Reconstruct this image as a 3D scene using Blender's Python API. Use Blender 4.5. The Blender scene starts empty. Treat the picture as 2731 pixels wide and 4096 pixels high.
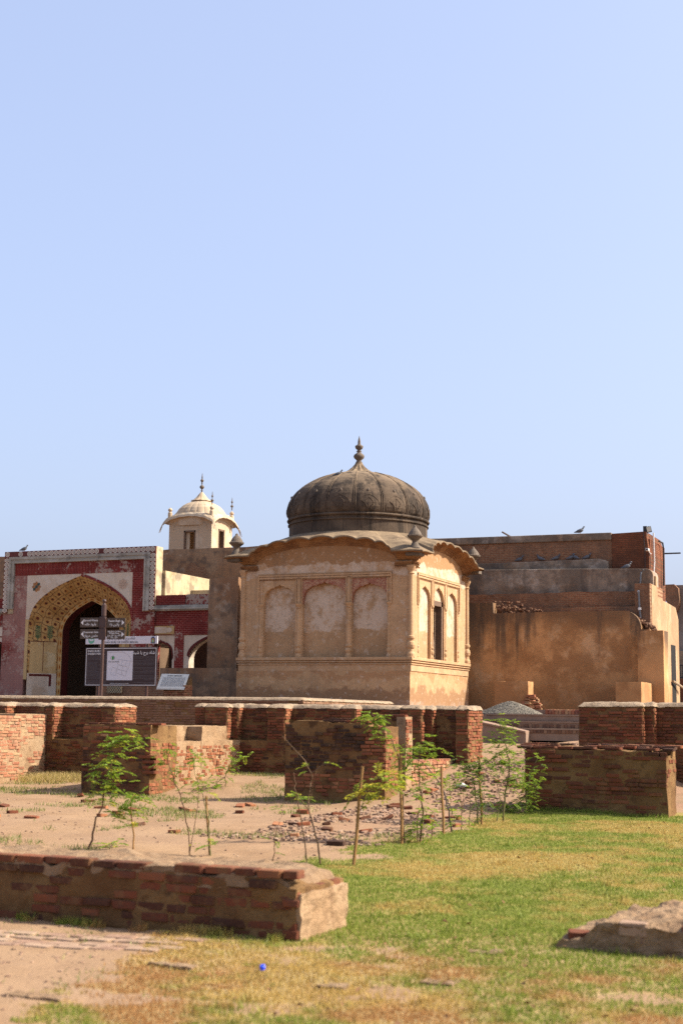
import bpy, math, random
import numpy as np
from math import sin, cos, pi, radians, sqrt, atan2, exp
from mathutils import Vector, Matrix, noise
random.seed(7); rng = np.random.default_rng(7)
SC = bpy.context.scene; COL = SC.collection
# ------------------------------------------------------------------ camera
PITCH, ROLL, YAW, FPX = radians(8.232), radians(-.7537), radians(23.504), 5689.
EYE = np.array([0., 0., 1.6])
FW = np.array([-sin(YAW)*cos(PITCH), cos(YAW)*cos(PITCH), sin(PITCH)])
_r = np.array([cos(YAW), sin(YAW), 0.]); _d = np.cross(FW, _r)
RT = cos(ROLL)*_r + sin(ROLL)*_d; DN = -sin(ROLL)*_r + cos(ROLL)*_d
cam = bpy.data.cameras.new('camera'); camo = bpy.data.objects.new('camera', cam); COL.objects.link(camo)
cam.sensor_fit = 'VERTICAL'; cam.sensor_height = 36; cam.lens = 50; cam.clip_start = .1; cam.clip_end = 4000
cam.dof.use_dof = True; cam.dof.focus_distance = 42; cam.dof.aperture_fstop = 2.4
camo.matrix_world = Matrix([[RT[0], -DN[0], -FW[0], EYE[0]], [RT[1], -DN[1], -FW[1], EYE[1]],
                            [RT[2], -DN[2], -FW[2], EYE[2]], [0, 0, 0, 1]])
SC.camera = camo
# ------------------------------------------------------------------ sky, sun, exposure
SUN_E, SUN_A = radians(41), radians(22)          # elevation; azimuth from +X towards +Y
W = bpy.data.worlds.new('World'); SC.world = W; W.use_nodes = True
wn, wl = W.node_tree.nodes, W.node_tree.links
sky = wn.new('ShaderNodeTexSky'); sky.sky_type = 'NISHITA'; sky.sun_disc = False
sky.sun_elevation = SUN_E; sky.sun_rotation = pi/2 - SUN_A
sky.altitude = 200; sky.air_density = 1.0; sky.dust_density = 6.5; sky.ozone_density = 1.0
hz_ = wn.new('ShaderNodeMix'); hz_.data_type = 'RGBA'; hz_.inputs['Factor'].default_value = .22      # even, hazy whitening of the whole sky
wl.new(sky.outputs[0], hz_.inputs[6]); hz_.inputs[7].default_value = (7.2, 8.4, 12.4, 1)
wl.new(hz_.outputs[2], wn['Background'].inputs[0]); wn['Background'].inputs[1].default_value = .098
sun = bpy.data.lights.new('sun', 'SUN'); sun.energy = 5.0; sun.angle = radians(.55); sun.color = (1, .93, .82)
suno = bpy.data.objects.new('sun', sun); COL.objects.link(suno)
suno.rotation_euler = Vector((cos(SUN_E)*cos(SUN_A), cos(SUN_E)*sin(SUN_A), sin(SUN_E))).to_track_quat('Z', 'Y').to_euler()
SC.view_settings.view_transform = 'Standard'; SC.view_settings.look = 'None'
SC.view_settings.exposure = 1.0; SC.view_settings.gamma = 1
SC.cycles.max_bounces = 6; SC.cycles.use_denoising = False
# ------------------------------------------------------------------ pixel -> place helpers
def ray(px, py): return ((px-1365.5)/FPX)*RT + ((py-2048)/FPX)*DN + FW
def hit(px, py, ax, val):
    d = ray(px, py); i = 'XYZ'.index(ax); return EYE + d*((val-EYE[i])/d[i])
def HX(px, py, Y): return float(hit(px, py, 'Y', Y)[0])
def HZ(px, py, Y): return float(hit(px, py, 'Y', Y)[2])
def sm(a, b, x):
    t = min(1, max(0, (x-a)/(b-a))); return t*t*(3-2*t)
def zg(x, y):
    base = float(np.interp(y, [0, 8, 14, 20, 24, 30, 42], [.1, .1, .17, .26, .34, .5, .7]))
    room = .22*sm(20.6, 23.6, y)*sm(-15.5, -13.2, x)
    path = float(np.interp(y, [0, 8, 14, 20, 22, 24.4, 28, 42, 90], [.1, .1, .17, .28, .48, .88, 1.08, 1.25, 1.25]))
    path += .2*sm(-8, -6, x)*sm(21, 24, y)*(1-sm(26, 38, y))
    m = sm(-9.2, -8.2, x)*(1-sm(-5.3, -4.2, x)) if y < 27 else sm(-9.4, -8.2, x)
    return (base+room)*(1-m) + path*m
def gh(px, py):
    lo, hi = 3., 60.
    f = lambda Y: (lambda h: h[2]-zg(h[0], h[1]))(hit(px, py, 'Y', Y))
    fl = f(lo)
    for _ in range(45):
        m = (lo+hi)/2; fm = f(m)
        if fl*fm <= 0: hi = m
        else: lo = m; fl = fm
    h = hit(px, py, 'Y', lo); return float(h[0]), float(h[1]), float(h[2])
def nz(p, s=1., seed=0.): return noise.noise(Vector((p[0]*s+seed*7.3, p[1]*s+seed*3.1, p[2]*s-seed*5.7)))
def fbm(p, s=1., seed=0., o=3):
    return sum(nz(p, s*2**k, seed+k)*.5**k for k in range(o))
# ------------------------------------------------------------------ object helpers
def thing(name, label, cat, loc=(0, 0, 0), group=None):
    o = bpy.data.objects.new(name, None); COL.objects.link(o); o.location = loc; o.empty_display_size = .2
    o['label'] = label; o['category'] = cat; o['kind'] = 'thing'
    if group: o['group'] = group
    return o
def tag(o, label=None, cat=None, group=None, kind=None):
    for k, v in (('label', label), ('category', cat), ('group', group), ('kind', kind)):
        if v: o[k] = v
    return o
def worldloc(o):
    v = Vector(o.location)
    return v
def adopt(o, parent):
    if parent is None: return o
    o.parent = parent
    m = Matrix.Translation(parent['_w'] if '_w' in parent else parent.location)
    o.matrix_parent_inverse = m.inverted()
    return o
class MB:
    def __init__(s): s.v = []; s.f = []; s.m = []; s.uv = {}; s.tone = []
    def add(s, vs, fs, mi=0):
        b = len(s.v); s.v += [tuple(map(float, p)) for p in vs]
        s.f += [tuple(i+b for i in f) for f in fs]; s.m += [mi]*len(fs); return b
    def box(s, x0, x1, y0, y1, z0, z1, mi=0):
        s.add([(x0,y0,z0),(x1,y0,z0),(x1,y1,z0),(x0,y1,z0),(x0,y0,z1),(x1,y0,z1),(x1,y1,z1),(x0,y1,z1)],
              [(0,3,2,1),(4,5,6,7),(0,1,5,4),(1,2,6,5),(2,3,7,6),(3,0,4,7)], mi); return s
    def quad(s, a, b, c, d, mi=0): s.add([a, b, c, d], [(0,1,2,3)], mi); return s
    def grid(s, P, close_u=False, mi=0):
        n, m = len(P), len(P[0]); b = len(s.v)
        for r in P: s.v += [tuple(map(float, p)) for p in r]
        for i in range(n-1):
            for j in range(m if close_u else m-1):
                k = (j+1) % m
                s.f.append((b+i*m+j, b+i*m+k, b+(i+1)*m+k, b+(i+1)*m+j)); s.m.append(mi)
        return b
    def lathe(s, c, prof, n=20, mi=0, axis_lean=(0, 0), rfun=None):
        P = []
        for r, z in prof:
            row = []
            for j in range(n):
                a = 2*pi*j/n; rr = r*(rfun(a, z) if rfun else 1)
                row.append((c[0]+rr*cos(a)+axis_lean[0]*z, c[1]+rr*sin(a)+axis_lean[1]*z, c[2]+z))
            P.append(row)
        s.grid(P, True, mi); return s
    def tube(s, pts, r, n=6, mi=0):
        pts = [Vector(p) for p in pts]; P = []
        rs = r if isinstance(r, (list, tuple)) else [r]*len(pts)
        for i, p in enumerate(pts):
            t = (pts[min(i+1, len(pts)-1)]-pts[max(i-1, 0)]).normalized()
            a = t.cross(Vector((0, 0, 1)) if abs(t.z) < .9 else Vector((1, 0, 0))).normalized(); bb = t.cross(a)
            P.append([p + (a*cos(2*pi*j/n)+bb*sin(2*pi*j/n))*rs[i] for j in range(n)])
        b = s.grid(P, True, mi); L = len(P)
        s.f.append(tuple(b+j for j in range(n))); s.m.append(mi)
        s.f.append(tuple(b+(L-1)*n+j for j in reversed(range(n)))); s.m.append(mi)
        return s
    def prism(s, poly, f, d0, d1, mi=0):
        """poly: (u,z) outline; f(u,n,z)->point ; extruded n from d0 to d1"""
        n = len(poly); b = len(s.v)
        s.v += [tuple(map(float, f(u, d0, z))) for u, z in poly] + [tuple(map(float, f(u, d1, z))) for u, z in poly]
        s.f.append(tuple(b+i for i in range(n))); s.f.append(tuple(b+n+i for i in reversed(range(n)))); s.m += [mi, mi]
        for i in range(n):
            k = (i+1) % n; s.f.append((b+i, b+n+i, b+n+k, b+k)); s.m.append(mi)
        return s
    def build(s, name, mats, parent=None, smooth=False, fixn=True, kind=None, bevel=0):
        me = bpy.data.meshes.new(name); me.from_pydata(s.v, [], s.f)
        for m in (mats if isinstance(mats, (list, tuple)) else [mats]): me.materials.append(m)
        me.polygons.foreach_set('material_index', s.m)
        if smooth: me.polygons.foreach_set('use_smooth', [True]*len(s.f))
        if s.tone:
            a = me.attributes.new('tone', 'FLOAT', 'FACE'); a.data.foreach_set('value', s.tone)
        if fixn:
            import bmesh
            bm = bmesh.new(); bm.from_mesh(me); bmesh.ops.recalc_face_normals(bm, faces=bm.faces); bm.to_mesh(me); bm.free()
        me.update()
        o = bpy.data.objects.new(name, me); COL.objects.link(o)
        if bevel:
            bv = o.modifiers.new('bevel', 'BEVEL'); bv.width = bevel; bv.segments = 2; bv.limit_method = 'ANGLE'
        adopt(o, parent)
        if kind: o['kind'] = kind
        return o
# ------------------------------------------------------------------ materials
class NT:
    def __init__(s, name, rough=.9, spec=.2):
        s.mat = bpy.data.materials.new(name); s.mat.use_nodes = True; s.t = s.mat.node_tree
        s.b = s.t.nodes['Principled BSDF']; s.b.inputs['Roughness'].default_value = rough
        s.b.inputs['Specular IOR Level'].default_value = spec; s._pos = None
    def n(s, typ): return s.t.nodes.new(typ)
    def set(s, sock, v):
        if hasattr(v, 'links') or hasattr(v, 'is_linked'): s.t.links.new(v, sock)
        elif isinstance(v, (tuple, list)) and len(v) == 3 and sock.type == 'RGBA': sock.default_value = (*v, 1)
        else: sock.default_value = v
    def pos(s):
        if not s._pos: s._pos = s.n('ShaderNodeNewGeometry').outputs['Position']
        return s._pos
    def obj(s): return s.n('ShaderNodeTexCoord').outputs['Object']
    def uv(s): return s.n('ShaderNodeTexCoord').outputs['UV']
    def map(s, v, scale=(1, 1, 1), loc=(0, 0, 0)):
        m = s.n('ShaderNodeMapping'); s.t.links.new(v, m.inputs[0]); m.inputs['Scale'].default_value = scale
        m.inputs['Location'].default_value = loc; return m.outputs[0]
    def noise(s, scale, detail=4, rough=.55, vec=None, off=0, stretch=None):
        k = s.n('ShaderNodeTexNoise'); v = vec or s.pos()
        if off or stretch: v = s.map(v, stretch or (1, 1, 1), (off, off*.7, off*1.3))
        s.t.links.new(v, k.inputs['Vector']); k.inputs['Scale'].default_value = scale
        k.inputs['Detail'].default_value = detail; k.inputs['Roughness'].default_value = rough
        return k.outputs['Fac']
    def vor(s, scale, vec=None, feature='F1', out='Distance', rnd=1.):
        k = s.n('ShaderNodeTexVoronoi'); k.feature = feature; s.t.links.new(vec or s.pos(), k.inputs['Vector'])
        k.inputs['Scale'].default_value = scale; k.inputs['Randomness'].default_value = rnd; return k.outputs[out]
    def step(s, x, a, b, lo=0., hi=1.):
        m = s.n('ShaderNodeMapRange'); m.interpolation_type = 'SMOOTHSTEP'; s.set(m.inputs[0], x)
        for i, v in zip((1, 2, 3, 4), (a, b, lo, hi)): m.inputs[i].default_value = v
        return m.outputs[0]
    def ramp(s, x, stops):
        r = s.n('ShaderNodeValToRGB'); s.set(r.inputs[0], x); e = r.color_ramp.elements
        while len(e) < len(stops): e.new(.5)
        for el, (p, c) in zip(e, stops): el.position = p; el.color = (*c, 1)
        return r.outputs[0]
    def mix(s, f, a, b, typ='MIX'):
        m = s.n('ShaderNodeMix'); m.data_type = 'RGBA'; m.blend_type = typ; s.set(m.inputs['Factor'], f)
        s.set(m.inputs[6], a); s.set(m.inputs[7], b); return m.outputs[2]
    def m(s, op, a, b=0., c=0.):
        k = s.n('ShaderNodeMath'); k.operation = op; s.set(k.inputs[0], a); s.set(k.inputs[1], b); s.set(k.inputs[2], c); return k.outputs[0]
    def xyz(s, v=None):
        k = s.n('ShaderNodeSeparateXYZ'); s.t.links.new(v or s.pos(), k.inputs[0]); return k.outputs
    def attr(s, name):
        k = s.n('ShaderNodeAttribute'); k.attribute_name = name; return k
    def bump(s, h, strength=.4, dist=.02):
        b = s.n('ShaderNodeBump'); s.set(b.inputs['Height'], h); b.inputs['Strength'].default_value = strength
        b.inputs['Distance'].default_value = dist; s.t.links.new(b.outputs[0], s.b.inputs['Normal']); return s
    def out(s, c):
        s.set(s.b.inputs['Base Color'], s.mix(1., c, (GAIN, GAIN, GAIN), 'MULTIPLY')); return s.mat
M = {}; GAIN = .78          # paint the palette below at measured reflectance
def flat(name, c, rough=.7, var=.12, scale=6., spec=.25, metal=0, bump=.15):
    t = NT(name, rough, spec); f = t.noise(scale, 5)
    t.b.inputs['Metallic'].default_value = metal
    t.bump(t.noise(scale*6, 4), bump, .01)
    M[name] = t.out(t.mix(f, tuple(x*(1-var*1.6) for x in c), tuple(min(1, x*(1+var*1.6)) for x in c))); return M[name]
def plaster(name, base, dark, light, brown, zlo=None, amt=(.45, .55, .5), spots=.2, streak=0.):
    t = NT(name, .92, .15)
    c = t.mix(t.step(t.noise(.8, 5), .35, .7), base, tuple(.8*b+.2*d for b, d in zip(base, dark)))
    c = t.mix(t.m('MULTIPLY', t.step(t.noise(.45, 6, .6, off=11), amt[2], amt[2]+.1), .85), c, brown)
    c = t.mix(t.m('MULTIPLY', t.step(t.noise(1.1, 7, .68, off=5), amt[1], amt[1]+.07), .8), c, light)
    c = t.mix(t.m('MULTIPLY', t.step(t.noise(1.6, 6, .62, off=23), amt[0]+.12, amt[0]+.26), .75), c, dark)
    if streak:
        s = t.noise(1., 4, .6, off=31, stretch=(2.2, 2.2, .16))
        c = t.mix(t.m('MULTIPLY', t.step(s, .52, .72), streak), c, dark)
    c = t.mix(t.m('MULTIPLY', t.step(t.noise(14, 5, .7), .56, .75), spots), c, dark)
    c = t.mix(t.step(t.noise(30, 3), .3, .7, .0, .16), c, light)
    h = t.m('ADD', t.m('MULTIPLY', t.noise(3, 6, .6), 1.), t.m('MULTIPLY', t.noise(22, 5, .65), .35))
    t.bump(h, .5, .03); M[name] = t.out(c); return M[name]
# --- masonry
def brick_material(name, stops, dust, dustamt=.45, dark=.0):
    t = NT(name, .93, .12)
    tone = t.m('ADD', t.attr('tone').outputs['Fac'], t.m('MULTIPLY', t.m('SUBTRACT', t.n('ShaderNodeObjectInfo').outputs['Random'], .5), .22))
    c = t.ramp(tone, stops)
    c = t.mix(t.step(t.noise(9, 5, .6), .4, .75, 0, .5), c, (.10, .06, .045))
    c = t.mix(t.m('MULTIPLY', t.step(t.noise(5, 6, .7, off=3), .5, .66), dustamt), c, dust)
    c = t.mix(t.step(t.noise(40, 3), .5, .75, 0, .3), c, dust)
    t.bump(t.noise(45, 4, .7), .5, .012); M[name] = t.out(c)
BR = [(0, (.04, .028, .022)), (.25, (.085, .038, .023)), (.5, (.20, .062, .03)), (.7, (.30, .10, .047)), (.85, (.38, .155, .072)), (1, (.40, .22, .11))]
brick_material('brick', BR, (.26, .145, .065), .38)
brick_material('brick_red', [(0, (.19, .07, .05)), (.4, (.32, .11, .06)), (.7, (.40, .17, .09)), (1, (.45, .30, .16))], (.44, .31, .20), .4)
def mortar(name, a, b, c3, sc=1.):
    t = NT(name, .95, .1)
    c = t.mix(t.step(t.noise(2.2*sc, 6, .62), .35, .68), a, b)
    c = t.mix(t.step(t.noise(5.5*sc, 5, .65, off=9), .52, .7, 0, .8), c, c3)
    c = t.mix(t.step(t.noise(38, 3), .45, .75, 0, .35), c, tuple(x*.5 for x in a))
    t.bump(t.m('ADD', t.noise(11, 6, .65), t.m('MULTIPLY', t.noise(55, 4, .7), .5)), .75, .03); M[name] = t.out(c)
mortar('mortar', (.25, .145, .06), (.16, .083, .036), (.075, .04, .022))
brick_material('brick_chip', [(0, (.22, .135, .09)), (.5, (.33, .20, .135)), (1, (.42, .29, .195))], (.40, .28, .18), .7)
brick_material('rough_stone', [(0, (.22, .15, .10)), (.5, (.36, .26, .18)), (1, (.46, .36, .27))], (.42, .30, .2), .5)
brick_material('brick_smeared', [(0, (.045, .026, .02)), (.3, (.105, .04, .023)), (.6, (.20, .06, .03)), (1, (.30, .12, .055))], (.23, .128, .058), .55)
mortar('mortar_light', (.41, .275, .16), (.33, .205, .11), (.21, .12, .066))  # paler mortar for sun-facing walls; sunlight is partly put into the colour
mortar('cap_plaster', (.40, .295, .195), (.28, .20, .13), (.14, .10, .07), 2.4)
mortar('weathered_top', (.33, .22, .13), (.24, .15, .085), (.13, .08, .05), 2.4)
def rough_grid(P, amp, scale, seed):
    out = []
    for row in P:
        r = []
        for p in row:
            q = Vector(p)*scale
            r.append((p[0]+amp*(nz(q, 1, seed)+.5*nz(q, 2.7, seed+1)), p[1]+amp*(nz(q, 1, seed+2)+.5*nz(q, 2.7, seed+3)), p[2]+amp*(nz(q, 1, seed+4)+.5*nz(q, 2.7, seed+5))))
        out.append(r)
    return out
def rough_box(mb, x0, x1, y0, y1, z0, z1, cell=.09, amp=.014, scale=5, seed=1., top=None, mi=0):
    """box without a floor whose faces are uneven; top(x,y)->z of the upper rim"""
    tz = top or (lambda x, y: z1)
    nx, ny, nzz = [max(1, min(90, int(round(d/cell)))) for d in (x1-x0, y1-y0, z1-z0)]
    X = [x0+(x1-x0)*i/nx for i in range(nx+1)]; Yv = [y0+(y1-y0)*i/ny for i in range(ny+1)]
    ring = [(x, y0) for x in X] + [(x1, y) for y in Yv[1:]] + [(x, y1) for x in X[-2::-1]] + [(x0, y) for y in Yv[-2:0:-1]]
    P = [[(x, y, z0+(tz(x, y)-z0)*k/nzz) for x, y in ring] for k in range(nzz+1)]
    mb.grid(rough_grid(P, amp, scale, seed), True, mi)
    mb.grid(rough_grid([[(x, y, tz(x, y)) for x in X] for y in Yv], amp, scale, seed), False, mi)
def chamfer_unit(seed, c=.07, j=.06):
    r = random.Random(seed); vs = []; idx = {}
    cor = {}
    for sx in (-1, 1):
        for sy in (-1, 1):
            for sz in (-1, 1): cor[(sx, sy, sz)] = [.5*s + r.uniform(-j, j)*.5 for s in (sx, sy, sz)]
    for k, p in cor.items():
        for ax in range(3):
            q = [p[a] - (c*k[a]*(1.5 if a == 1 else 1) if a != ax else 0) for a in range(3)]
            idx[(k, ax)] = len(vs); vs.append(q)
    fs = []
    for ax in range(3):
        a, b = (ax+1) % 3, (ax+2) % 3
        for s in (-1, 1):
            ks = []
            for u, v in ((-1, -1), (1, -1), (1, 1), (-1, 1)):
                k = [0, 0, 0]; k[ax] = s; k[a] = u; k[b] = v; ks.append(idx[(tuple(k), ax)])
            fs.append(tuple(ks if s > 0 else ks[::-1]))
    for ax in range(3):
        a, b = (ax+1) % 3, (ax+2) % 3
        for u in (-1, 1):
            for v in (-1, 1):
                k0 = [0]*3; k1 = [0]*3; k0[ax] = -1; k1[ax] = 1
                for k in (k0, k1): k[a] = u; k[b] = v
                k0, k1 = tuple(k0), tuple(k1)
                f = (idx[(k0, a)], idx[(k1, a)], idx[(k1, b)], idx[(k0, b)])
                fs.append(f if u*v > 0 else f[::-1])
    for k in cor:
        f = (idx[(k, 0)], idx[(k, 1)], idx[(k, 2)]); fs.append(f if k[0]*k[1]*k[2] > 0 else f[::-1])
    return np.array(vs), fs
UNITS = [chamfer_unit(i) for i in range(5)]
BRICK_MESH = {}
def brick_mesh(matname, vi, ti):
    key = (matname, vi, ti)
    if key not in BRICK_MESH:
        vs, fs = UNITS[vi]; me = bpy.data.meshes.new('brick'); me.from_pydata(vs.tolist(), [], fs)
        a = me.attributes.new('tone', 'FLOAT', 'FACE'); a.data.foreach_set('value', [ti/7.]*len(fs)); me.materials.append(M[matname])
        BRICK_MESH[key] = me
    return BRICK_MESH[key]
def place_bricks(parent, items, matname='brick', nmax=300, name='brick', restname='brickwork'):
    """items: (cx,cy,cz, lx,ly,lz, rotz, tilt, tone)"""
    items = sorted(items, key=lambda b: -(b[3]*b[5]+b[4]*b[5]))
    ind, rest = items[:nmax], items[nmax:]
    for b in ind:
        o = bpy.data.objects.new(name, brick_mesh(matname, random.randrange(5), min(7, max(0, int(b[8]*7.99))))); COL.objects.link(o)
        adopt(o, parent); o.location = b[:3]; o.scale = b[3:6]; o.rotation_euler = (b[7], b[7]*.6, b[6])
    if rest:
        mb = MB()
        for b in rest:
            vs, fs = UNITS[random.randrange(5)]; v = vs*np.array(b[3:6]); c, s = cos(b[6]), sin(b[6])
            v = np.stack([v[:, 0]*c-v[:, 1]*s, v[:, 0]*s+v[:, 1]*c, v[:, 2]], 1)+np.array(b[:3])
            mb.add(v.tolist(), fs); mb.tone += [b[8]]*len(fs)
        mb.build(restname, M[matname], parent, fixn=False, kind='stuff')
def course_items(face, a0, a1, plane, z0, z1, course=.058, blen=.21, keep=None, tone=None, proud=(.0, .014), seed=0, depth=.1, hfrac=.8):
    """rows of bricks on a face: 'front' plane Y=plane (faces -Y), 'right' plane X=plane (faces +X)"""
    r = random.Random(seed*31+5); out = []; z = z0 + course/2; row = 0
    while z < z1 - course*.3:
        a = a0 + (r.random()*.5-.5)*blen*(row % 2+.3)
        while a < a1-.02:
            L = blen*r.uniform(.62, 1.12); b0, b1 = max(a, a0), min(a+L, a1); a += L
            if b1-b0 < .045: continue
            c = (b0+b1)/2
            if keep and r.random() > keep(c, z): continue
            p = r.uniform(*proud)+.007; tn = tone(c, z, r) if tone else r.betavariate(2.4, 2.2)
            w, h = (b1-b0)-.012, course*hfrac*r.uniform(.88, 1.1)
            zz = z + r.uniform(-.004, .004); t = r.gauss(0, .012); rz = r.gauss(0, .012)
            if face == 'front': out.append((c, plane-p+depth/2, zz, w, depth, h, rz, t, tn))
            elif face == 'right': out.append((plane+p-depth/2, c, zz, depth, w, h, rz, t, tn))
        z += course; row += 1
    return out
def rounded_cap(mb, x0, x1, y0, y1, z0, h=.07, over=.012, seed=3, amp=.012, cell=.1, ends=True):
    """soft plaster coping along X (or Y when longer)"""
    alongx = (x1-x0) >= (y1-y0); L0, L1 = (x0, x1) if alongx else (y0, y1); c0, c1 = (y0, y1) if alongx else (x0, x1)
    n = max(3, min(140, int((L1-L0)/cell))); prof = []
    w = (c1-c0)/2+over; cm = (c0+c1)/2
    for k in range(13):
        t = -1+2*k/12; prof.append((cm+w*(abs(t)**.75)*(1 if t > 0 else -1), h*(max(0, 1-abs(t)**3.2))**.5))
    P = []
    for i in range(n+1):
        u = i/n; e = 1.
        if ends:
            d = min(u, 1-u)*(L1-L0); e = min(1., sqrt(max(.02, min(1, d/.09))))
        l = L0-over+(L1-L0+2*over)*u
        row = []
        for c, zz in prof:
            q = (l, c, z0+zz*e) if alongx else (c, l, z0+zz*e); row.append(q)
        P.append(row)
    mb.grid(rough_grid(P, amp, 6, seed))
    for r_ in (P[0], P[-1]):
        b = mb.add([(p[0], p[1], p[2]) for p in r_], [tuple(range(len(r_)))])
def STRUCT(o): o['kind'] = 'structure'; return o
# ------------------------------------------------------------------ ground
def lawn_mask(x, y):
    n = lambda s_, o: noise.noise(Vector((x*s_, y*s_, o)))
    if y < 9.75:
        m = sm(-3.2, -2.85, x+.22*y+.45*n(1.1, 4)+.3*n(3.1, 2)+.14*n(8, 6))
        if x < XR0 and y > 8.9: m = 0
        return m*(1-.8*sm(.2, .42, -n(1.4, 9)-.3*n(5, 3)))
    m = sm(-6.15, -5.8, x+.75*n(.9, 0)+.3*n(4., 1)+.12*n(9, 3))
    return m*(1-sm(20.9, 21.5, y))
XR0 = -4.15
def ground_material():
    t = NT('ground', .97, .05); x, y, z = t.xyz()
    wob = t.m('MULTIPLY', t.m('SUBTRACT', t.noise(.9, 5, .6), .5), 1.5)
    fine = t.m('MULTIPLY', t.m('SUBTRACT', t.noise(6, 4, .6), .5), .5)
    lawn = t.step(t.m('ADD', t.attr('lawn').outputs['Fac'], t.m('MULTIPLY', t.m('SUBTRACT', t.noise(16, 5, .7, off=5), .5), .9)), .3, .7)
    sand = t.mix(t.step(t.noise(1.3, 6, .6, off=4), .3, .7), (.355, .228, .132), (.28, .172, .096))
    sand = t.mix(t.step(t.noise(.5, 5, .6, off=14), .45, .7, 0, .6), sand, (.31, .20, .125))
    sand = t.mix(t.step(t.vor(28), .0, .35, .45, 0), sand, (.24, .16, .105))
    sand = t.mix(t.step(t.noise(60, 2), .55, .8, 0, .5), sand, (.42, .31, .215))
    soil = t.mix(t.step(t.noise(.8, 6, .65, off=2), .38, .62), (.19, .20, .045), (.33, .25, .085))
    soil = t.mix(t.step(t.noise(30, 4, .7), .45, .7, 0, .5), soil, (.12, .10, .04))
    weeds = t.m('MULTIPLY', t.step(t.noise(.7, 6, .65, off=7), .55, .68), t.step(y, 16.5, 18.5))
    sand = t.mix(t.m('MULTIPLY', weeds, .35), sand, (.25, .21, .09))
    pathred = t.m('MULTIPLY', t.step(t.m('ADD', x, wob), -9.0, -7.0), t.step(t.m('ADD', y, wob), 13, 19))
    sand = t.mix(t.m('MULTIPLY', pathred, t.step(t.noise(1.7, 6, .7, off=17), .4, .62, .0, .5)), sand, (.38, .21, .14))
    soil = t.mix(t.step(y, 10.5, 9.0, 0, .75), soil, t.mix(t.step(t.noise(1.6, 6, .65, off=22), .4, .6), (.34, .20, .095), (.42, .29, .15)))
    c = t.mix(lawn, sand, soil)
    t.bump(t.m('ADD', t.noise(9, 7, .65), t.m('MULTIPLY', t.noise(45, 4, .7), .5)), .45, .03)
    M['ground'] = t.out(c)
ground_material()
def axis(bands):
    a = []
    for lo, hi, st in bands: a += list(np.arange(lo, hi, st))
    return a+[bands[-1][1]]
gx = axis([(-900, -80, 120), (-80, -24, 8), (-24, -8, .2), (-8, 1.6, .075), (1.6, 20, 3), (20, 80, 15), (80, 900, 120)])
gy = axis([(-60, 4, 16), (4, 6, .2), (6, 10.6, .075), (10.6, 30, .16), (30, 48, 1.), (48, 120, 12), (120, 1500, 200)])
mb = MB()
def gz(x, y):
    z = zg(x, y)
    if -24 < x < 3 and 4 < y < 45:
        z += .018*fbm((x, y, 0), 1.1, 2) + .009*fbm((x, y, 0), 4., 5)
        if x < -5.8 and y > 10: z += .012*fbm((x, y, 0), 3., 9)
    return z
mb.grid([[(x, y, gz(x, y)) for x in gx] for y in gy])
go = STRUCT(mb.build('ground', M['ground'], smooth=True, fixn=False))
ga = go.data.attributes.new('lawn', 'FLOAT', 'POINT'); ga.data.foreach_set('value', [lawn_mask(v[0], v[1]) if -8.5 < v[0] < 30 and v[1] < 24 else 0. for v in mb.v])
# ------------------------------------------------------------------ brick ruins
def tone_dark(c, z, r): return .3*r.betavariate(3, 3)+.12+.25*(r.random() < .25)
def tone_mid(c, z, r): return .27+.48*r.betavariate(5, 5)  # darker tones, mostly for shaded fronts; shade put into the brick colour
def tone_red(c, z, r): return .45+.45*r.betavariate(3, 3)  # lighter tones, chiefly for sun-facing sides; sunlight put into the brick colour
def patchy(seed, lo, hi, sc=1.6, a=.0, b=.25):
    return lambda c, z: lo+(hi-lo)*sm(a-.25, b, fbm((c, seed*3.7, z*1.6), sc, seed))
# low wall in front
YF, YB2, XR = 8.9, 9.72, -4.15
def top_near(x, y): return float(np.interp(x, [-7.6, XR], [HZ(0, 3447, YF), HZ(1188, 3532, YF)])) + .03*fbm((x, y, 0), 2.2, 4) - .05*sm(XR-.22, XR, x)
tn = thing('low_wall', 'knee-high old brick wall with earth-covered top beside the sandy patch', 'wall', (-6.5, YF, .1))
mb = MB(); rough_box(mb, -9.2, XR-.02, YF+.03, YB2, -.05, .5, cell=.055, amp=.026, scale=5, seed=2, top=top_near)
mb.build('mortar_core', M['mortar'], tn)
its = course_items('front', -9.0, XR-.01, YF+.03, .1, .565, course=.068, blen=.25, keep=patchy(3, .6, .95, 1.2, -.1, .3), tone=lambda c, z, r: .1+.75*r.betavariate(2.5, 2.5), proud=(-.012, .016), seed=3, depth=.12)
its += course_items('right', YF, YB2, XR-.02, .12, .56, course=.068, blen=.16, keep=lambda c, z: .3, tone=tone_mid, proud=(-.012, .01), seed=4, depth=.12)
place_bricks(tn, its, 'brick_smeared', 300)
mb = MB()
P = []
for i in range(91):
    x = -9.2+(XR+9.2+.015)*i/90; row = []
    for k in range(15):
        e = min(k, 14-k); y = YF+.03+(YB2-YF-.05)*max(0, min(1, (k-1)/12)); xx = min(x, XR-.05)
        row.append((xx, y, top_near(x, y)-(.07 if e == 0 or i > 88 else 0)+.02+.022*min(1, e/3)+.02*fbm((x, y, 0), 9, 6)+.022*fbm((x, y, 0), 3, 8)))
    P.append(row)
mb.grid(rough_grid(P, .02, 9, 5)); mb.build('earth_top', M['weathered_top'], tn, smooth=False)
mb = MB(); rough_box(mb, XR-.12, XR+.012, YF+.035, YB2-.01, .0, top_near(XR, YF+.4)-.03, cell=.04, amp=.02, scale=9, seed=17); mb.build('end_face', M['mortar_light'], tn)  # paler crumbly slab; sunlight on the end is put into its colour
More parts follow.
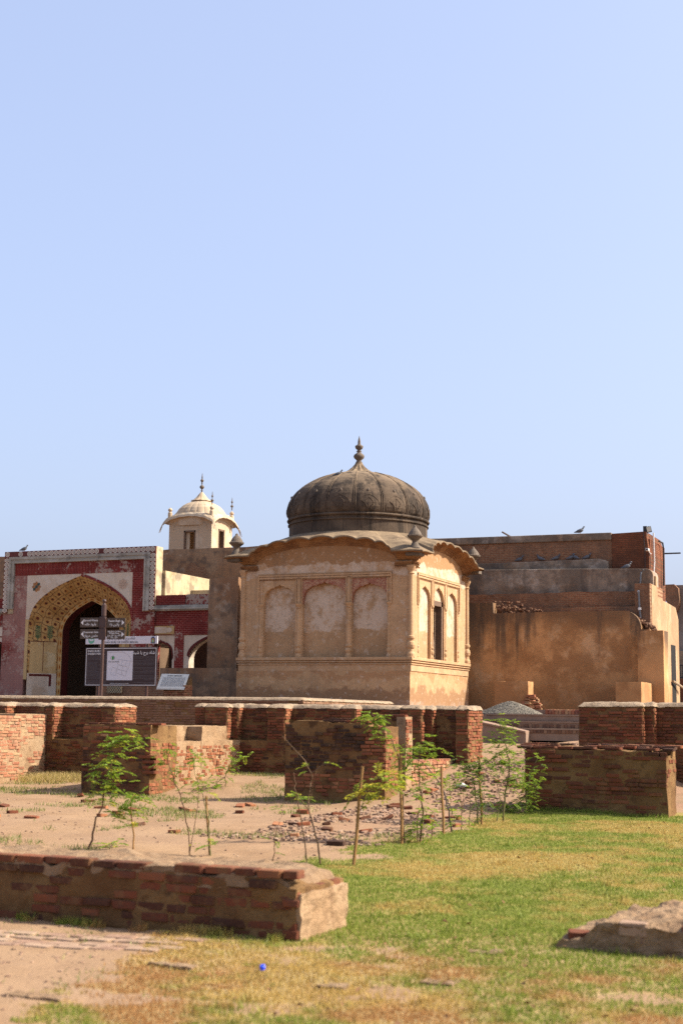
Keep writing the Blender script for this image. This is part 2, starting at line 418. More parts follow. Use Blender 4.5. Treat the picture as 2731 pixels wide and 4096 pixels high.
# broken masonry chunk on the lawn
tn = thing('masonry_chunk', 'broken slab of old masonry lying low on the mown lawn', 'masonry', (-1.9, 9.7, .1))
cx0, cy0 = -2.6, 9.45
def top_chunk(x, y):
    return .12 + .07*sm(cx0+.06, cx0+.1, x) + .10*sm(cx0+.26, cx0+.36, x) + .05*sm(cx0+.5, cx0+.62, x)*sm(cy0-.05, cy0+.2, y) + .035*fbm((x, y, 0), 3.2, 3) - .015*(x-cx0)
mb = MB(); rough_box(mb, cx0, -.6, cy0, 10.5, .0, .3, cell=.03, amp=.022, scale=15, seed=8, top=top_chunk)
mb.build('masonry_core', M['weathered_top'], tn, smooth=False)
its = course_items('front', cx0+.35, -.7, cy0, .17, .33, course=.075, blen=.24, keep=lambda c, z: .35, tone=tone_mid, proud=(-.02, .012), seed=11)
its += [(cx0+.2, cy0+.1, .2, .14, .1, .05, .3, .1, .55)]
place_bricks(tn, its, 'brick', 60)
rs = random.Random(5); st_ = []
for i in range(12):
    x = rs.uniform(cx0+.25, -.8)
    if i < 18: y, z, l = cy0+rs.uniform(.05, .09), rs.uniform(.1, max(.13, top_chunk(x, cy0)-.02)), rs.uniform(.07, .2)
    else: y = rs.uniform(cy0+.05, 10.4); z = top_chunk(x, y)-.03; l = rs.uniform(.09, .2)
    st_.append((x, y, z, l, l*rs.uniform(.6, .9), l*rs.uniform(.3, .5), rs.uniform(-.5, .5), rs.gauss(0, .12), rs.random()))
place_bricks(tn, st_, 'brick_chip', 90, name='stone')
def solid(name, label, cat, boxes, its, matcore='mortar', cap=None, group=None, mat='brick', nmax=300, top=None, amp=.012, cell=.09, capmat='cap_plaster'):
    x = sum(b[0]+b[1] for b in boxes)/(2*len(boxes)); y = min(b[2] for b in boxes); z = min(b[4] for b in boxes)
    tn = thing(name, label, cat, (x, y, z+.1), group)
    ms = matcore if isinstance(matcore, tuple) else (matcore,)
    for q, mname in enumerate(ms):
        mb = MB()
        for i, b in enumerate(boxes):
            if min(i, len(ms)-1) == q: rough_box(mb, *b, cell=cell, amp=amp, scale=5, seed=2+i*3.1, top=top)
        mb.build('mortar_core', M[mname], tn)
    if its: place_bricks(tn, its, mat, nmax)
    for c in (cap or []):
        mb = MB(); rounded_cap(mb, *c); mb.build('coping', M[capmat], tn, smooth=True)
    return tn
Y1 = 20.8
# pier 1 with the long sunlit side wall behind it
bx0, bx1 = HX(327, 3050, Y1), HX(600, 3050, Y1); bz = HZ(460, 2900, Y1)
yD = lambda px, off=0.: float(hit(px, 3000, 'X', bx1-off)[1])
yr0, yr1, yr2, yend = yD(706), yD(806), yD(856), 24.05
zs = HZ(700, 2964, 22.2)
boxes = [(bx0, bx1, Y1+.02, yr0, .1, bz), (bx0, bx1-.3, yr0-.02, yend+.1, .1, bz-.012), (bx0+.02, bx1-.004, yr0-.03, yend+.1, .1, zs), (bx0+.03, bx1-.002, yr1, yr2, .1, bz-.02)]
its = course_items('front', bx0, bx1, Y1+.02, .18, bz, course=.0585, blen=.2, keep=lambda c, z: .92 if z > bz-.2 else patchy(6, .75, .95, 1.5)(c, z)*(1-sm(.5, .25, z)), tone=lambda c, z, r: tone_red(c, z, r) if z > bz-.2 else tone_dark(c, z, r), proud=(-.006, .014), seed=6)
its += course_items('right', Y1, yr0, bx1, .3, 1.15, course=.06, blen=.13, keep=lambda c, z: .8, tone=tone_red, proud=(-.01, .008), seed=7)
its += course_items('right', yr0, yend, bx1, .42, zs-.03, course=.06, blen=.13, keep=patchy(9, .65, .95, 1.9), tone=tone_red, proud=(-.014, .008), seed=8)
its += [(bx1-.02, Y1+.09, .66+.085*k, .26, .22, .05, .02*k, 0, .62) for k in range(4)]
its += [(bx0+.18+.24*k, Y1+.16, bz+.022, .23, .2, .035, .05*(k-2), 0, .35+.1*(k % 3)) for k in range(6)]
solid('ruined_wall', 'thick ruined brick wall with projecting bricks and a long sunlit recessed side', 'wall', boxes, its, ('mortar', 'mortar_light'), amp=.018, top=None)
# pier 2 with dark burnt bricks
cx0_, cx1_ = HX(1138, 3050, Y1), HX(1538, 3100, Y1); cz = HZ(1300, 2884, Y1)
y2b = float(hit(1592, 3000, 'X', cx1_)[1])
def top_b2(x, y):
    u = (x-cx0_)/(cx1_-cx0_); return cz - .055*(u < .08) - .03*(u > .46) - .05*(u > .82) + .01*fbm((x, y, 0), 5, 3)
its = course_items('front', cx0_, cx1_, Y1+.02, .2, cz-.05, course=.0585, blen=.19, keep=lambda c, z: (.95 if (c-cx0_)/(cx1_-cx0_) > .8 and z > .55 else patchy(4, .55, .95, 1.3)(c, z))*sm(.36, .56, z)*(1-.6*sm(cz-.22, cz-.08, z)),
    tone=lambda c, z, r: tone_red(c, z, r) if ((c-cx0_)/(cx1_-cx0_) > .8 or z < .72) else .06+.24*r.random(), proud=(-.002, .018), seed=16)
its += course_items('right', Y1, y2b, cx1_, .55, cz-.2, course=.0585, blen=.14, keep=lambda c, z: .75, tone=tone_red, proud=(-.004, .018), seed=17)
its += [(cx0_+.75+.2*k+random.uniform(-.03, .03), Y1+.12+.16*j, cz+.0+.03*(j % 2), .2, .13, .036, random.gauss(0, .12), 0, .25+.07*k) for k in range(4) for j in range(3)]
solid('ruined_pier', 'free-standing brick pier whose bricks are mostly burnt nearly black', 'wall', [(cx0_, cx1_, Y1+.02, y2b, .1, cz)], its, 'mortar', top=top_b2, amp=.014)
# plastered stump and low side wall running back from pier 2
xs = cx1_
yP = float(hit(1622, 2920, 'X', xs)[1]); yP2 = float(hit(1646, 2920, 'X', xs)[1]); zP = HZ(1600, 2868, yP)
its = course_items('right', yP, yP2, xs, .95, zP, course=.0585, blen=.2, keep=lambda c, z: .7, tone=tone_mid, seed=21)
its += [(xs-.12-.2*k, yP+.1, zP+.02, .2, .16, .035, .04, 0, .45) for k in range(3)]
solid('plastered_stump', 'short plastered stump of wall between the burnt pier and the low side wall', 'wall', [(HX(1584, 2920, yP), xs, yP, yP2+.02, .2, zP)], its, 'mortar_light')
yL1 = float(hit(1836, 3040, 'X', xs)[1]); zl = HZ(1740, 3044, (yP2+yL1)/2)
its = course_items('right', yP2, yL1, xs, .42, zl, course=.0585, blen=.15, keep=lambda c, z: .95*sm(yL1-.35, yL1-.75, c)*sm(.45, .62, z), tone=tone_red, seed=23)
its += [(xs-.1, yP2+.1+.085*k, zl+.0, .2, .075, .05, 0, 0, random.uniform(.4, .75)) for k in range(int((yL1-yP2-.5)/.085))]
solid('low_side_wall', 'low sunlit remnant of brick wall joining the plastered stump to the niche wall', 'wall', [(xs-.75, xs-.02, yP2+.01, yL1-.02, .2, zl)], its, 'mortar_light', mat='brick_red', amp=.02)
# long niche wall, in two lengths
YN = 24.05
def seg(px0, px1, dy): return (HX(px0, 2900, YN+dy), HX(px1, 2900, YN+dy), YN+dy)
def niche_wall(name, label, segs, sill_px, ztop, zsill, zbase, right_depth, seed, dado=None, mat='brick', capseg=None):
    x0, x1 = segs[0][0], segs[-1][1]
    tn = thing(name, label, 'wall', ((x0+x1)/2, YN, zbase), 'niche wall lengths')
    mb = MB(); back = YN+.8
    for i, (a, b, y) in enumerate(segs): rough_box(mb, a-.0, b, y, back, zbase-.3, ztop-.015-.002*i, cell=.1, amp=.012, scale=5, seed=seed+i)
    d0, d1 = dado or (x0, x1)
    if dado is not False: rough_box(mb, d0, d1, YN+.004, back-.02, zbase-.3, zsill, cell=.1, amp=.014, scale=5, seed=seed+20)
    mb.build('mortar_core', M['mortar'], tn)
    its = []
    for i, (a, b, y) in enumerate(segs):
        deep = y-YN > .3
        lo = zsill+.03 if (dado is not False and d0-.1 <= a and b <= d1+.1) else zbase+.05
        its += course_items('front', a, b, y, lo, ztop-.02, course=.052, blen=.22, keep=patchy(seed+i, .8, .97, 1.4, -.15, .2) if not deep else (lambda c, z: .95 if z > ztop-.17 else patchy(seed+i, .55, .92, 1.4)(c, z)), tone=tone_mid if not deep else (lambda c, z, r: .2+.5*r.betavariate(4, 4)), proud=(-.004, .016), seed=seed*7+i)
        nxt = segs[i+1][2] if i+1 < len(segs) else YN+right_depth
        if nxt > y+.05:
            its += course_items('right', y+.005, nxt, b, lo, ztop-.02, course=.052, blen=.2, keep=lambda c, z: .88, tone=tone_red, proud=(0, .016), seed=seed*9+i)
    if dado is not False:
        its += course_items('front', d0, d1, YN, zbase+.1, zsill, course=.052, blen=.19, keep=patchy(seed+40, .55, .95, 1.5), tone=lambda c, z, r: .2+.5*r.betavariate(4, 4), proud=(-.006, .014), seed=seed*11)
    place_bricks(tn, its, mat, 300)
    for a, b, y in (capseg or segs):
        mb = MB(); rounded_cap(mb, a, b+.01, y-.01, back, ztop-.03, .075, seed=seed+a, amp=.02, cell=.06); mb.build('coping', M['cap_plaster'], tn, smooth=True)
    return tn
zB = HZ(1000, 2829, YN)+.02; zsB = HZ(1030, 2962, YN)
segL = [seg(-260, 22, 0), seg(22, 186, .32), seg(184, 213, 0), seg(213, 408, .34), seg(407, 457, 0)]
niche_wall('niche_wall', 'old brick niche wall with a sunlit squared end, joining the neat red sunlit wall', segL, 0, HZ(300, 2824, YN)+.015, HZ(300, 2957, YN), .25, .8, 3)
segR = [seg(779, 822, .1), seg(820, 908, 0), seg(907, 953, .2), seg(952, 1072, .38), seg(1070, 1139, 0), seg(1138, 1364, .3), seg(1362, 1421, 0), seg(1420, 1600, .3), seg(1598, 1684, 0), seg(1683, 1730, .18), seg(1729, 1826, .34), seg(1822, 1871, 0)]
niche_wall('niche_wall', 'long old brick niche wall running behind the burnt pier to a brick end pier', segR, 0, zB, zsB, .35, .8, 5, dado=(segR[0][0], segR[9][0]))
segX = [seg(2314, 2570, 0), seg(2568, 2615, .12), seg(2613, 3500, .3)]
niche_wall('niche_wall', 'old brick wall with stepped pilasters standing behind the lawn-edge ruin, opposite the end pier', segX, 0, HZ(2450, 2822, YN)+.015, 1., .42, .3, 7, dado=False)
# wall end on the far left, fully in the sun
xE = HX(183, 3000, YN); yE = float(hit(80, 3000, 'X', xE+.12)[1])
its = course_items('right', 18.5, yE, xE+.12, .22, HZ(40, 2862, 22.5), course=.0585, blen=.23, keep=lambda c, z: .93*sm(.3, .5, z), tone=tone_red, proud=(-.002, .008), seed=31)
its += course_items('right', yE, YN, xE, .35, HZ(130, 2856, 23.4), course=.0585, blen=.2, keep=lambda c, z: .95 if z > 1.15 else patchy(12, .05, .7, 1.4)(c, z), tone=lambda c, z, r: .45+.5*r.random(), proud=(-.004, .008), seed=32)
solid('sunlit_wall', 'sunlit brick wall with neat red bonded courses meeting the niche wall in a corner', 'wall', [(xE-.9, xE+.12, 18.3, yE, .1, HZ(40, 2863, 22.5)), (xE-.88, xE, yE-.02, YN+.3, .1, HZ(130, 2856, 23.4))], its, 'mortar_light', mat='brick_red', amp=.01)
# ruin at the lawn's far edge
fx0, fx1 = HX(2096, 3100, 20.4), HX(2666, 3150, 20.4); fz = HZ(2400, 3010, 20.4)
yF2 = float(hit(2702, 3150, 'X', fx1)[1])
def top_f(x, y):
    u = (x-fx0)/(fx1-fx0); return fz + .03*(u < .9) - .06*sm(.86, 1, u)*(y < 20.75) + .018*fbm((x, y, 0), 4, 3) + .04*sm(20.5, 20.75, y)
its = course_items('front', fx0, fx1, 20.42, .25, fz+.02, course=.062, blen=.25, keep=lambda c, z: patchy(14, .6, .95, 1.3)(c, z)*sm(.25, .45, z)*(1-.5*sm(fx0+1.2, fx1, c)*(z < .7)) if z < fz-.07 else .95, tone=lambda c, z, r: .2+.5*r.betavariate(4, 4), proud=(-.006, .014), seed=41)
its += course_items('right', 20.42, yF2, fx1, .7, fz-.05, course=.062, blen=.16, keep=lambda c, z: .3 if z < 1 else .8, tone=tone_mid, proud=(-.012, .01), seed=42)
its += [(fx0-.02+.19*k+random.uniform(-.04, .04), 20.52+.17*j+random.uniform(-.03, .03), fz+.055+.02*j, random.uniform(.15, .24), .14, .04, random.gauss(0, .1), random.gauss(0, .03), random.betavariate(2, 2.4)) for k in range(12) for j in range(3) if random.random() < .8]
solid('ruined_low_wall', 'chest-high length of ruined brick wall with a crumbling top at the edge of the lawn', 'wall', [(fx0, fx1, 20.42, yF2, .1, fz)], its, 'mortar', top=top_f, amp=.018, mat='brick_smeared')
tn = thing('brick_ledge', 'flat brick ledge at the foot of the stepped-pilaster wall', 'ledge', (HX(2480, 2990, 23.6), 23.6, .9))
zl2 = HZ(2480, 2990, 23.5)
mb = MB(); rough_box(mb, HX(2385, 2990, 23.4), HX(2568, 2990, 23.4), 23.4, 24.0, .4, zl2-.02, amp=.012); mb.build('mortar_core', M['mortar'], tn)
place_bricks(tn, [(HX(2395, 2990, 23.4)+.13+.24*i, 23.45+.12*j, zl2, .23, .11, .04, 0, 0, random.uniform(.4, .8)) for i in range(4) for j in range(5)], 'brick_red', 40)
# ------------------------------------------------------------------ terrace, retaining wall, steps
flat('brick_paver', (.30, .19, .13), .95, .2, 4.)
flat('paving', (.30, .20, .14), .95, .22, 3.)
brick_material('brick_worn', [(0, (.14, .075, .05)), (.5, (.22, .11, .065)), (1, (.30, .18, .11))], (.31, .21, .135), .5)
XA = HX(1213, 2795, 37.); ZA = HZ(800, 2791, 37.)+.0
mb = MB(); mb.box(-70, XA-.25, 37.6, 110, .3, 1.95); mb.box(XA-.26, 30, 46.5, 110, .3, 1.95); mb.box(XA-.24, 30, 46.4, 46.49, .3, 1.925)
STRUCT(mb.build('terrace', M['paving']))
its = course_items('front', -30.5, XA, 37.0, 1.35, ZA-.05, course=.0715, blen=.27, keep=lambda c, z: .93, tone=tone_mid, proud=(0, .012), seed=51)
its += course_items('right', 37.0, 44.0, XA, 1.55, ZA-.05, course=.0715, blen=.19, keep=lambda c, z: .97, tone=tone_red, proud=(0, .014), seed=52)
solid('retaining_wall', 'long straight brick retaining wall with pale plaster coping before the domed pavilion', 'wall', [(-31, XA-.01, 37.0, 37.75, .6, ZA-.04), (XA-.7, XA-.005, 37.74, 44.0, .6, ZA-.045)], its, 'mortar',
      cap=[(-31, XA, 36.99, 37.75, ZA-.06, .09), (XA-.7, XA+.005, 37.2, 44.05, ZA-.055, .085)], mat='brick_worn')
tn = thing('stone_steps', 'three broad shallow brick-edged steps up to the terrace by the gravel heap', 'steps', (-11.5, 42, 1.2))
xs0, xs1 = HX(1944, 2857, 42.9), -3.
for k, (y, z0, z1) in enumerate(((41.9, 1.0, 1.36), (42.4, 1.0, 1.575), (42.9, 1.0, 1.785))):
    a = xs0 if k == 2 else xs0+.5*(2-k)
    mb = MB(); mb.box(a, xs1, y+.02, 47.+.01*k, z0, z1-.04, 0); s = mb.build('step', M['paving'], tn)
    its = [(a+.055+.11*i, y+.075, (z0+z1)/2+.1, .1, .15, .2 if k else .13, 0, 0, random.betavariate(2, 2)) for i in range(int((xs1-a)/.11)) if a+.11*i < -9.]
    mbb = MB(); mbb.box(a-.02, xs1, y-.012, y+.42, z1-.04, z1+.0); mbb.build('tread', M['paving'], tn)
    place_bricks(tn, its, 'brick_worn', 60, name='edging_brick', restname='edging')
mb = MB(); mb.box(xs0+.9, xs1, 46.35, 46.9, 1.5, 1.93); 
mb.build('upper_riser', M['paving'], tn)
place_bricks(tn, [(xs0+1.0+.11*i, 46.36, 1.88, .1, .12, .16, 0, 0, random.betavariate(2, 2)) for i in range(34)], 'brick_red', 60, name='edging_brick')
tn = thing('ramp_slab', 'sloping pink brick ramp kerb beside the terrace steps', 'ramp', (xs0+.5, 41.5, 1.2))
mb = MB(); a, b = hit(1923, 2876, 'Y', 41.6), hit(2085, 2918, 'Y', 41.4)
x0, x1, z0, z1 = a[0]-1.0, b[0]+.1, a[2]+.06, b[2]-.1
mb.add([(x0, 41.5, .8), (x1, 41.5, .8), (x1, 41.95, .8), (x0, 41.95, .8), (x0, 41.5, z0), (x1, 41.5, z1), (x1, 41.95, z1+.02), (x0, 41.95, z0+.02)], [(0,3,2,1),(4,5,6,7),(0,1,5,4),(1,2,6,5),(2,3,7,6),(3,0,4,7)])
mb.build('slab', M['paving'], tn, bevel=.01)
mb = MB(); mb.add([(x0, 41.45, z0-.0), (x1, 41.45, z1), (x1, 42.0, z1+.02), (x0, 42.0, z0+.02), (x0, 41.45, z0+.05), (x1, 41.45, z1+.05), (x1, 42.0, z1+.07), (x0, 42.0, z0+.07)], [(0,3,2,1),(4,5,6,7),(0,1,5,4),(1,2,6,5),(2,3,7,6),(3,0,4,7)]); mb.build('ramp_top', M['brick_paver'], tn)
# ------------------------------------------------------------------ domed pavilion
def pavilion_plaster(name, low=True, white=(.64, .50, .37), whites=.5, z_white=None, base=(.44, .275, .155), soot=None):
    t = NT(name, .92, .12); x, y, z = t.xyz()
    w = t.m('MULTIPLY', t.m('SUBTRACT', t.noise(.75, 6, .62, off=3), .5), 1.6)
    wf = t.m('MULTIPLY', t.m('SUBTRACT', t.noise(3.2, 6, .65, off=8), .5), .45)
    c = t.mix(t.step(t.noise(.9, 6, .6), .3, .7), base, tuple(v*.8 for v in base))
    c = t.mix(t.step(t.noise(2.8, 6, .65, off=2), .5, .72, 0, .5), c, (.36, .19, .095))
    if z_white:
        zz = t.m('ADD', z, t.m('ADD', t.m('MULTIPLY', w, .25), wf)); m = t.step(zz, z_white[0], z_white[0]+.05)
        m = t.m('MULTIPLY', m, t.step(zz, z_white[1]+.12, z_white[1]))
        m = t.m('MULTIPLY', m, t.step(t.noise(2.4, 8, .72, off=6), .36, .54, .05, .85))
        c = t.mix(m, c, white)
    else:
        c = t.mix(t.m('MULTIPLY', t.step(t.noise(1.7, 8, .7, off=6), whites, whites+.07), .7), c, white)
    if soot:
        zz = t.m('ADD', z, t.m('ADD', t.m('MULTIPLY', w, .45), wf)); c = t.mix(t.step(zz, soot, soot+.05, 0, .8), c, (.36, .19, .085))
    if low:
        zz = t.m('ADD', z, t.m('ADD', w, wf))
        c = t.mix(t.m('MULTIPLY', t.step(zz, 2.75, 2.62), .85), c, (.30, .165, .085))
        c = t.mix(t.m('MULTIPLY', t.step(zz, 2.25, 2.1), t.step(t.noise(4, 6, .7), .4, .6, .1, .6)), c, (.42, .33, .27))
        c = t.mix(t.m('MULTIPLY', t.m('MULTIPLY', t.step(zz, 3.0, 3.06), t.step(zz, 3.32, 3.26)), .6), c, (.40, .20, .09))
    c = t.mix(t.step(t.noise(18, 5, .7), .52, .7, 0, .45), c, (.27, .155, .08))
    c = t.mix(t.step(t.noise(3.4, 9, .75, off=51), .54, .58, 0, .38), c, tuple(v*.62 for v in base))
    c = t.mix(t.step(t.noise(5.5, 8, .75, off=57), .57, .61, 0, .5), c, white)
    c = t.mix(t.m('MULTIPLY', t.step(t.noise(1., 5, .62, off=31, stretch=(2.4, 2.4, .14)), .53, .75), .4), c, (.24, .15, .09))
    t.bump(t.m('ADD', t.noise(2.6, 6, .6), t.m('MULTIPLY', t.noise(26, 5, .65), .3)), .35, .03)
    M[name] = t.out(c)
pavilion_plaster('pavilion_base', whites=.66, base=(.585, .36, .185))
pavilion_plaster('pavilion_wall', False, whites=.6, base=(.585, .365, .195))
pavilion_plaster('pavilion_upper', False, z_white=(6.62, 7.12), base=(.565, .345, .18), soot=7.12)
pavilion_plaster('niche_plaster', False, z_white=(4.72, 6.3), base=(.51, .315, .165))
t = NT('red_spandrel', .9, .1)
M['red_spandrel'] = t.out(t.mix(t.step(t.noise(22, 5, .7), .42, .56), (.30, .10, .065), t.mix(t.step(t.noise(2, 5), .4, .6), (.46, .28, .17), (.38, .19, .12))))
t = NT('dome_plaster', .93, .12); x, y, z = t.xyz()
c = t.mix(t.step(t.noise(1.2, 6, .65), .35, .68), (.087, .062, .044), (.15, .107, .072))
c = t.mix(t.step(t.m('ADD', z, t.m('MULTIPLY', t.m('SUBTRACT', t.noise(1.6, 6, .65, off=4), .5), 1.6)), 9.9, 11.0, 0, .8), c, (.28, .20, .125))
c = t.mix(t.m('MULTIPLY', t.step(t.noise(1, 6, .7, off=12, stretch=(2.2, 2.2, .2)), .46, .6), .8), c, (.035, .028, .023))
c = t.mix(t.m('MULTIPLY', t.step(t.noise(4, 6, .75, off=5), .62, .7), .5), c, (.33, .235, .14))
t.bump(t.m('ADD', t.noise(6, 6, .65), t.m('MULTIPLY', t.noise(40, 4, .7), .4)), .5, .03); M['dome_plaster'] = t.out(c)
t = NT('roof_plaster', .93, .12)
c = t.mix(t.step(t.noise(1.6, 6, .65), .35, .68), (.27, .195, .12), (.15, .105, .068))
c = t.mix(t.step(t.noise(5, 6, .7, off=3), .53, .66, 0, .6), c, (.36, .26, .16)); t.bump(t.noise(9, 6, .7), .5, .03); M['roof_plaster'] = t.out(c)
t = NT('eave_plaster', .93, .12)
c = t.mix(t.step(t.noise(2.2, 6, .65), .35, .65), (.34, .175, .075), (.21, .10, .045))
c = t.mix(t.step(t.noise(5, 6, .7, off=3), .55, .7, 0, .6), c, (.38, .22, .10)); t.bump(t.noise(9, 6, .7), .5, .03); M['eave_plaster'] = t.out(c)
flat('finial_stone', (.15, .115, .085), .85, .3, 5)
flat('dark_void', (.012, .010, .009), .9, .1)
flat('old_wood', (.16, .10, .065), .8, .3, 9)
CUSP = [(1, 0), (.99, .2), (.955, .38), (.90, .52), (.82, .63), (.745, .695), (.70, .70), (.64, .755), (.55, .805), (.45, .83), (.36, .825), (.31, .87), (.22, .90), (.13, .905), (.06, .94), (0, 1)]
def cusped(u0, u1, zs, za):
    um, a = (u0+u1)/2, (u1-u0)/2
    L = [(um-a*k, zs+(za-zs)*h) for k, h in CUSP]; return L + [(2*um-u, z) for u, z in L[-2::-1]]
def face_frame(o, ud, nd): return lambda u, n, z: (o[0]+ud[0]*u+nd[0]*n, o[1]+ud[1]*u+nd[1]*n, z)
def fbox(mb, F, u0, u1, n0, n1, z0, z1, mi=0): return mb.prism([(u0, z0), (u1, z0), (u1, z1), (u0, z1)], F, n0, n1, mi)
COLP = [(.0, 0), (1.15, 0), (1.15, .035), (.85, .06), (.8, .085), (1.05, .1), (1.2, .13), (1.05, .16), (.75, .175), (.9, .19), (1.1, .205), (1.05, .225), (.8, .235), (.78, .3), (.74, .8), (.72, .9), (.95, .912), (.72, .925), (.8, .94), (1.2, .975), (1.25, 1.0), (0, 1.0)]
def colonnette(parent, F, u, n, z0, z1, r, mat, name='colonnette', k=14):
    p = F(u, n, z0); mb = MB(); mb.lathe(p, [(q*r, h*(z1-z0)) for q, h in COLP], k); return mb.build(name, M[mat], parent, smooth=False)
PX0, PX1, PY0, PY1 = -24.42, -17.76, 47.1, 53.25
ZPL = 3.752
pav = thing('pavilion', 'square tan plastered pavilion with ribbed dark dome and scalloped curved eaves', 'pavilion', (-21.1, 50.2, 1.95))
mb = MB()
rough_box(mb, -24.57, -17.73, 46.98, 53.42, 1.7, 3.26, cell=.2, amp=.012, scale=1.5, seed=3); mb.build('plinth', M['pavilion_base'], pav)
mb = MB()
for d, z0, z1 in ((.115, 3.255, 3.49), (.15, 3.485, 3.525), (.10, 3.52, 3.575), (.165, 3.57, 3.61), (.12, 3.605, 3.65), (.185, 3.645, ZPL)):
    mb.box(PX0-d+.02, PX1+d-.06, PY0-d, PY1+d, z0, z1)
mb.build('plinth_moulding', M['pavilion_wall'], pav, bevel=.012)
def zlip(u, Wd, scal=True):
    t = (u-Wd/2)/(Wd/2-.52)
    if abs(t) >= 1: return 7.44 - .10*max(0, abs(u-Wd/2)-Wd/2-.3)
    z = 7.44+.62*sqrt(1-t*t)
    if scal:
        ph = math.acos(t)/pi*9; z += .11*(abs(sin(pi*ph))**.7-.6)*min(1, (1-abs(t))*12)
    return z
OV = .68
def pull(u, Wd):
    t = abs(u-Wd/2)/(Wd/2-.52); return 1-.36*sqrt(max(0, 1-t*t))
def clampc(p): return (max(p[0], PX0-.5), min(p[1], PY1+.14), p[2])
EPROF = [(0, -.25), (.035, -.25), (.045, -.225), (.085, -.21), (.1, -.17), (.16, -.155), (.18, -.115), (.25, -.11), (.28, -.06), (.5, -.03), (OV-.02, -.012), (OV, .0), (OV+.004, .045), (OV-.03, .055)]
def make_side(F, Wd, front):
    wall = MB(); upper = MB(); back = MB(); sp = MB(); D = .2 if front else .11
    if front:
        U = lambda px: HX(px, 2450, PY0)-PX0
        nich = [(U(1053)+.0, U(1181), 6.44, 0), (U(1209), U(1383), 6.51, 1), (U(1405), U(1549), 6.43, 1)]; cols = [U(1042), U(1195), U(1394), U(1555)]; f0, f1 = U(1036), U(1561)
    else:
        U = lambda px: float(hit(px, 2450, 'X', PX1)[1])-PY0
        f0, f1 = U(1669), U(1834); w3 = (f1-f0)/3
        cols = [f0+.07, f0+w3*1.01, f0+w3*1.98, f1-.07]
        nich = [(cols[0]+.13, cols[1]-.15, 6.42, 0), (cols[1]+.15, cols[2]-.15, 6.50, 0), (cols[2]+.15, cols[3]-.13, 6.42, 0)]
    zsp, ztopf = 5.70, 6.60
    # flat parts at n=0
    prev = .004
    for u0, u1, za, r in nich:
        wp = MB(); fbox(wp, F, prev, u0, -D, 0, ZPL, ztopf); wp.build('wall_panel', M['pavilion_wall'], pav); prev = u1; sp = MB()
        arch = cusped(u0, u1, zsp, za)
        sp.prism(arch + [(u1, ztopf), (u0, ztopf)], F, -D, -.004); sp.build('spandrel', M['red_spandrel' if r else 'pavilion_wall'], pav); back = MB()
        if not front and za > 6.45:
            dA, dB = 2.235, 3.43
            fbox(back, F, u0-.05, dA, -D-.1, -D, ZPL-.02, ztopf); fbox(back, F, dB, u1+.05, -D-.1, -D, ZPL-.02, ztopf); fbox(back, F, dA, dB, -D-.1, -D, 5.94, ztopf)
        else: fbox(back, F, u0-.05, u1+.05, -D-.1, -D, ZPL-.02, ztopf)
        back.build('niche_back', M['niche_plaster'], pav)
    fbox(wall, F, prev, Wd-.004, -D, 0, ZPL, ztopf)
    n = 48; us = [.004+(Wd-.008)*i/n for i in range(n+1)]
    upper.prism([(.004, ztopf), (Wd-.004, ztopf)] + [(u, zlip(u, Wd, False)-.2) for u in reversed(us)], F, -D, 0)
    wall.build('wall_panel', M['pavilion_wall'], pav); upper.build('tympanum', M['pavilion_upper'], pav)
    # frames
    fr = MB()
    for a, b, n1, z0, z1 in ((f0-.05, f0+.0, .045, ZPL+1.9, 6.78), (f1, f1+.05, .045, ZPL+1.9, 6.78), (f0-.05, f1+.05, .05, 6.725, 6.785), (f0, f1, .028, 6.64, 6.70), (f0-.05, f1+.05, .022, 6.80, 6.83)): fbox(fr, F, a, b, -.01, n1, z0, z1)
    for c in cols[1:3]:
        for o, w, n1 in ((-.11, .03, .035), (.11, .03, .035), (0, .13, .028)): fbox(fr, F, c+o-w/2, c+o+w/2, -.01, n1, 5.72, 6.66)
    for c in (cols[0]+.06, cols[3]-.06): fbox(fr, F, c-.02, c+.02, -.01, .03, 5.72, 6.66)
    fr.build('frame_moulding', M['pavilion_wall'], pav)
    dn = MB(); nd = int((f1-f0)/.075)
    for i in range(nd):
        u = f0+.04+(f1-f0-.08)*i/(nd-1); fbox(dn, F, u-.018, u+.018, -.01, .03, 6.585, 6.625)
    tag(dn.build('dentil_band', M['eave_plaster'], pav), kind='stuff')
    for i, c in enumerate(cols): colonnette(pav, F, c, -.03, ZPL, 5.72, (.115 if 0 < i < 3 else .085)*(1 if front else .75), 'pavilion_wall')
    # eave: swept moulding under the scalloped lip, mitred at the corners
    ev = MB(); P = []; N = 150
    for i in range(N+1):
        row = []
        for n_, dz in EPROF:
            u = -n_+(Wd+2*n_)*i/N; k = sm(.3, OV-.05, n_)
            zz = zlip(u, Wd, False)*(1-k)+zlip(u, Wd, True)*k
            row.append(clampc(F(u, n_*pull(u, Wd), zz+dz)))
        P.append(row)
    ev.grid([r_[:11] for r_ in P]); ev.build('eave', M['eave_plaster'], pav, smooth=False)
    lp = MB(); lp.grid([r_[10:] for r_ in P]); lp.build('eave_lip', M['roof_plaster'], pav, smooth=False)
    for s in (0, 1):
        co = MB()
        for k, (n1, z0, z1) in enumerate(((.06, 6.98, 7.02), (.09, 7.02, 7.08), (.14, 7.08, 7.14))):
            u0, u1 = (-.03, .62-.02*k) if s == 0 else (Wd-.62+.02*k, Wd+.03); fbox(co, F, u0, u1, -.01, n1, z0, z1)
        for i in range(7):
            u = .05+.085*i if s == 0 else Wd-.05-.085*i; fbox(co, F, u-.02, u+.02, .08, .12, 6.93, 6.978)
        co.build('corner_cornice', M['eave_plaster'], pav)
    # roof above the eave
    P = []
    C0 = (-21.12, 50.2)
